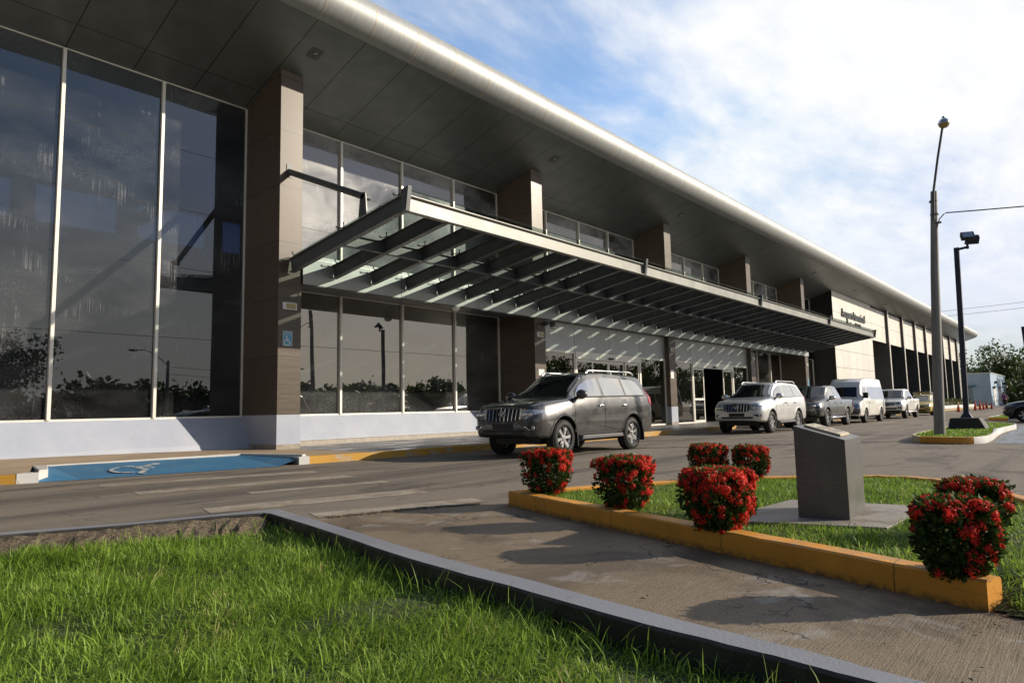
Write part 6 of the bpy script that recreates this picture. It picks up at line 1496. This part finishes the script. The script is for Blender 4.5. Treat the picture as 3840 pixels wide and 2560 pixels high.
# pale blue service building
bb = thing('service_building', 'small flat roofed pale blue building beyond the end of the terminal', 'building', (134, 16, .3))
m = MB(); m.box(128, 150, 12.3, 22, .0, 5.1); m.build('wall', 'bluewall', bb)
m = MB(); m.box(127.9, 150.1, 12.2, 22.1, 5.1, 5.22); m.build('roof', 'white_paint', bb)
m = MB(); m.box(127.2, 127.99, 14.3, 17.8, 3.15, 3.32); m.build('awning', 'teal', bb)
m = MB(); m.box(127.94, 127.99, 14.7, 17.4, .3, 3.1); m.build('shutter', pm('grey_shutter', (.22, .28, .33), .6, 0, .1), bb)
m = MB(); m.box(127.85, 127.99, 17.9, 18.7, 3.5, 3.8); m.build('wall_lamp', 'black', bb)
for x in (130.5, 138): 
    m = MB(); m.box(x, x+3.5, 12.24, 12.29, .3, 2.9); m.build('door', 'white_paint', bb)
    m = MB(); m.box(x-.3, x+3.8, 11.7, 12.29, 3.05, 3.13); m.build('door_hood', 'steel', bb)
for x in (133, 145):
    m = MB(); m.box(x, x+.8, 11.9, 12.29, 3.6, 3.95); m.build('floodlight', 'black', bb)

# ------------------------------------------------------------------ trees
def tree(label, x, y, h, cr, seed, leaf=.45, nl=5000, trunk=.30, z0=.55, group='trees beyond the service building', gap=.5, name='tree', low=.25):
    root = thing(name, label, 'tree', (x, y, -.05), 0, group); rg = np.random.default_rng(seed); rr = random.Random(seed)
    th_ = h*low
    m = MB(); m.tube([(0, 0, 0), (rr.uniform(-.1, .1), rr.uniform(-.1, .1), th_), (rr.uniform(-.3, .3), rr.uniform(-.3, .3), h*.6)], [trunk, trunk*.75, trunk*.4], 10)
    tips = []
    for k in range(11):
        a = rr.uniform(0, 2*PI); b0 = rr.uniform(.7, 1.6)*th_; e = rr.uniform(.35, 1.0)*cr; zt_ = min(h*.98, b0+rr.uniform(.25, .75)*(h-b0)+.1*h)
        p1 = (e*.45*math.cos(a), e*.45*math.sin(a), b0+(zt_-b0)*.45); p2 = (e*math.cos(a+.2), e*math.sin(a+.2), zt_); m.tube([(0, 0, b0), p1, p2], [trunk*.4, trunk*.22, trunk*.06], 6)
        tips += [p1, p2]
        for q in range(2):
            a2 = a+rr.uniform(-.9, .9); p3 = (p1[0]+cr*.4*math.cos(a2), p1[1]+cr*.4*math.sin(a2), p1[2]+rr.uniform(.0, .2)*h); m.tube([p1, p3], [trunk*.15, trunk*.04], 5); tips.append(p3)
    tips.append((0, 0, h*.93)); m.build('trunk', 'bark', root, smooth=60, world=False)
    per = nl//len(tips); PP = []
    for t_ in tips:
        s_ = cr*rr.uniform(.20, .36); k = rr.randint(3, 6)
        for q in range(k):
            c_ = np.array(t_)+rg.normal(0, s_*.6, 3)*np.array([1, 1, .7]); PP.append(c_+rg.normal(0, 1, (per//k, 3))*s_*np.array([.5, .5, .34]))
    P = np.concatenate(PP); P = P[P[:, 2] > th_*.6]
    leafcloud('crown', P+np.array(wloc(root)), leaf, 'tree_leaf', root, seed, .6)
    return root
TR = [(130, 31, 9.4, 5, 'dark leafy tree peeping out behind the end of the terminal'), (158, 22, 9.2, 7, 'broad dark tree directly behind the pale blue building'), (172, 15.5, 12.8, 6.0, 'tall loose crowned tree right of the pale blue building'), (150, 6.2, 9.3, 5.2, 'open leaved tree with yellowing clumps beyond the walking person'),
      (166, 2.5, 9.2, 6.5, 'spreading tree behind the far parked cars'), (140, -2.0, 7.8, 5.0, 'tree cut off by the right edge of the view'), (185, 9.5, 11.5, 7, 'distant round tree between the building and the open leaved tree'), (165, 31, 8.5, 8, 'dark tree hidden low behind the blue building')]
for i, (x, y, h, cr, lab) in enumerate(TR): tree(lab, x, y, h, cr, 30+i, .55, 6500 if i not in (3, 2) else 4200, .32, low=.17)
# the far side of the car park, which the glass mirrors
tree('lone mango tree mirrored at the left edge of the tall window', 13.5, -25, 7.2, 3.3, 60, .28, 5200, .24, group='trees mirrored in the glass', low=.3)
RT = [(2, -62, 6.5), (13, -66, 7.0), (22, -64, 5.5), (31, -60, 7.5), (40, -66, 8.0), (49, -60, 7.6), (58, -63, 9.5), (66, -58, 8.0), (76, -64, 9.0), (88, -60, 10), (100, -66, 9), (114, -60, 17), (132, -64, 20), (150, -60, 18), (172, -62, 21), (196, -60, 19), (222, -64, 22)]
rl = ['first', 'second', 'third', 'fourth', 'fifth', 'sixth', 'seventh', 'eighth', 'ninth', 'tenth', 'eleventh', 'twelfth', 'thirteenth', 'fourteenth', 'fifteenth', 'sixteenth', 'seventeenth']
for i, (x, y, h) in enumerate(RT): tree('dark tree in the mirrored tree line, %s from the left in the glass' % rl[i], x, y, h*.64, 5.0 if h < 12 else 8.5, 80+i, .85, 5200, .25, group='trees mirrored in the glass', low=.16)
for (x, y, h, lab, arm) in ((27, -30, 6.1, 'street lamp pole mirrored in the tall left window', 1), (42.5, -34, 6.6, 'wooden power pole with a cross arm mirrored in the lower window', 0)):
    u = thing('utility_pole', lab, 'pole', (x, y, 0)); m = MB(); m.tube([(x, y, 0), (x, y, h)], [.17, .12], 12); m.build('pole', 'pole_conc', u, smooth=50)
    m = MB()
    if arm: m.tube([(x, y, h-.4), (x-1.2, y, h+.6), (x-2.2, y, h+.9), (x-2.9, y, h+.85)], .04, 8); m.ball((x-3.1, y, h+.8), (.35, .16, .10), 12, 8)
    else: m.box(x-1.1, x+1.1, y-.06, y+.06, h-.55, h-.42)
    m.build('lamp_arm' if arm else 'cross_arm', 'black', u)
for k, (dz, lab) in enumerate(((-.5, 'upper wire strung between the mirrored poles'), (-1.2, 'lower wire strung between the mirrored poles'))):
    wire('overhead_wire', lab, (27, -30, 6.1+dz), (42.5, -34, 6.5+dz), .3, .02)
# low wall-like line of planting and parked cars across the car park reads as one mass
m = MB(); rgx = np.random.default_rng(5); P = np.stack([rgx.uniform(-30, 140, 5000), rgx.uniform(-72, -64, 5000), rgx.uniform(0, 1.6, 5000)], 1)
tag(leafcloud('scrub', P, .8, 'tree_leaf', None, 9), kind='stuff')
m = MB(); m.box(-60, 260, -75, -30, -.055, -.03); struct(m.build('car_park', 'asphalt'))

P = np.stack([rgx.uniform(150, 205, 9000), rgx.uniform(-14, 42, 9000), rgx.uniform(0, 5.2, 9000)], 1); P[:, 2] *= .55+.45*vnoise(P[:, 0]+200, P[:, 1]+200, 6., 3)
tag(leafcloud('scrub', P, 1.0, 'tree_leaf', None, 19), kind='stuff')
P = np.stack([rgx.uniform(-62, -46, 9000), rgx.uniform(-60, 60, 9000), rgx.uniform(0, 10, 9000)], 1); P[:, 2] *= .5+.5*vnoise(P[:, 0]+200, P[:, 1]+200, 7., 4)  # unseen leaf mass added to cut low sky light on the pillar sides
tag(leafcloud('added_sky_blocker', P, 1.5, 'tree_leaf', None, 29), kind='stuff')
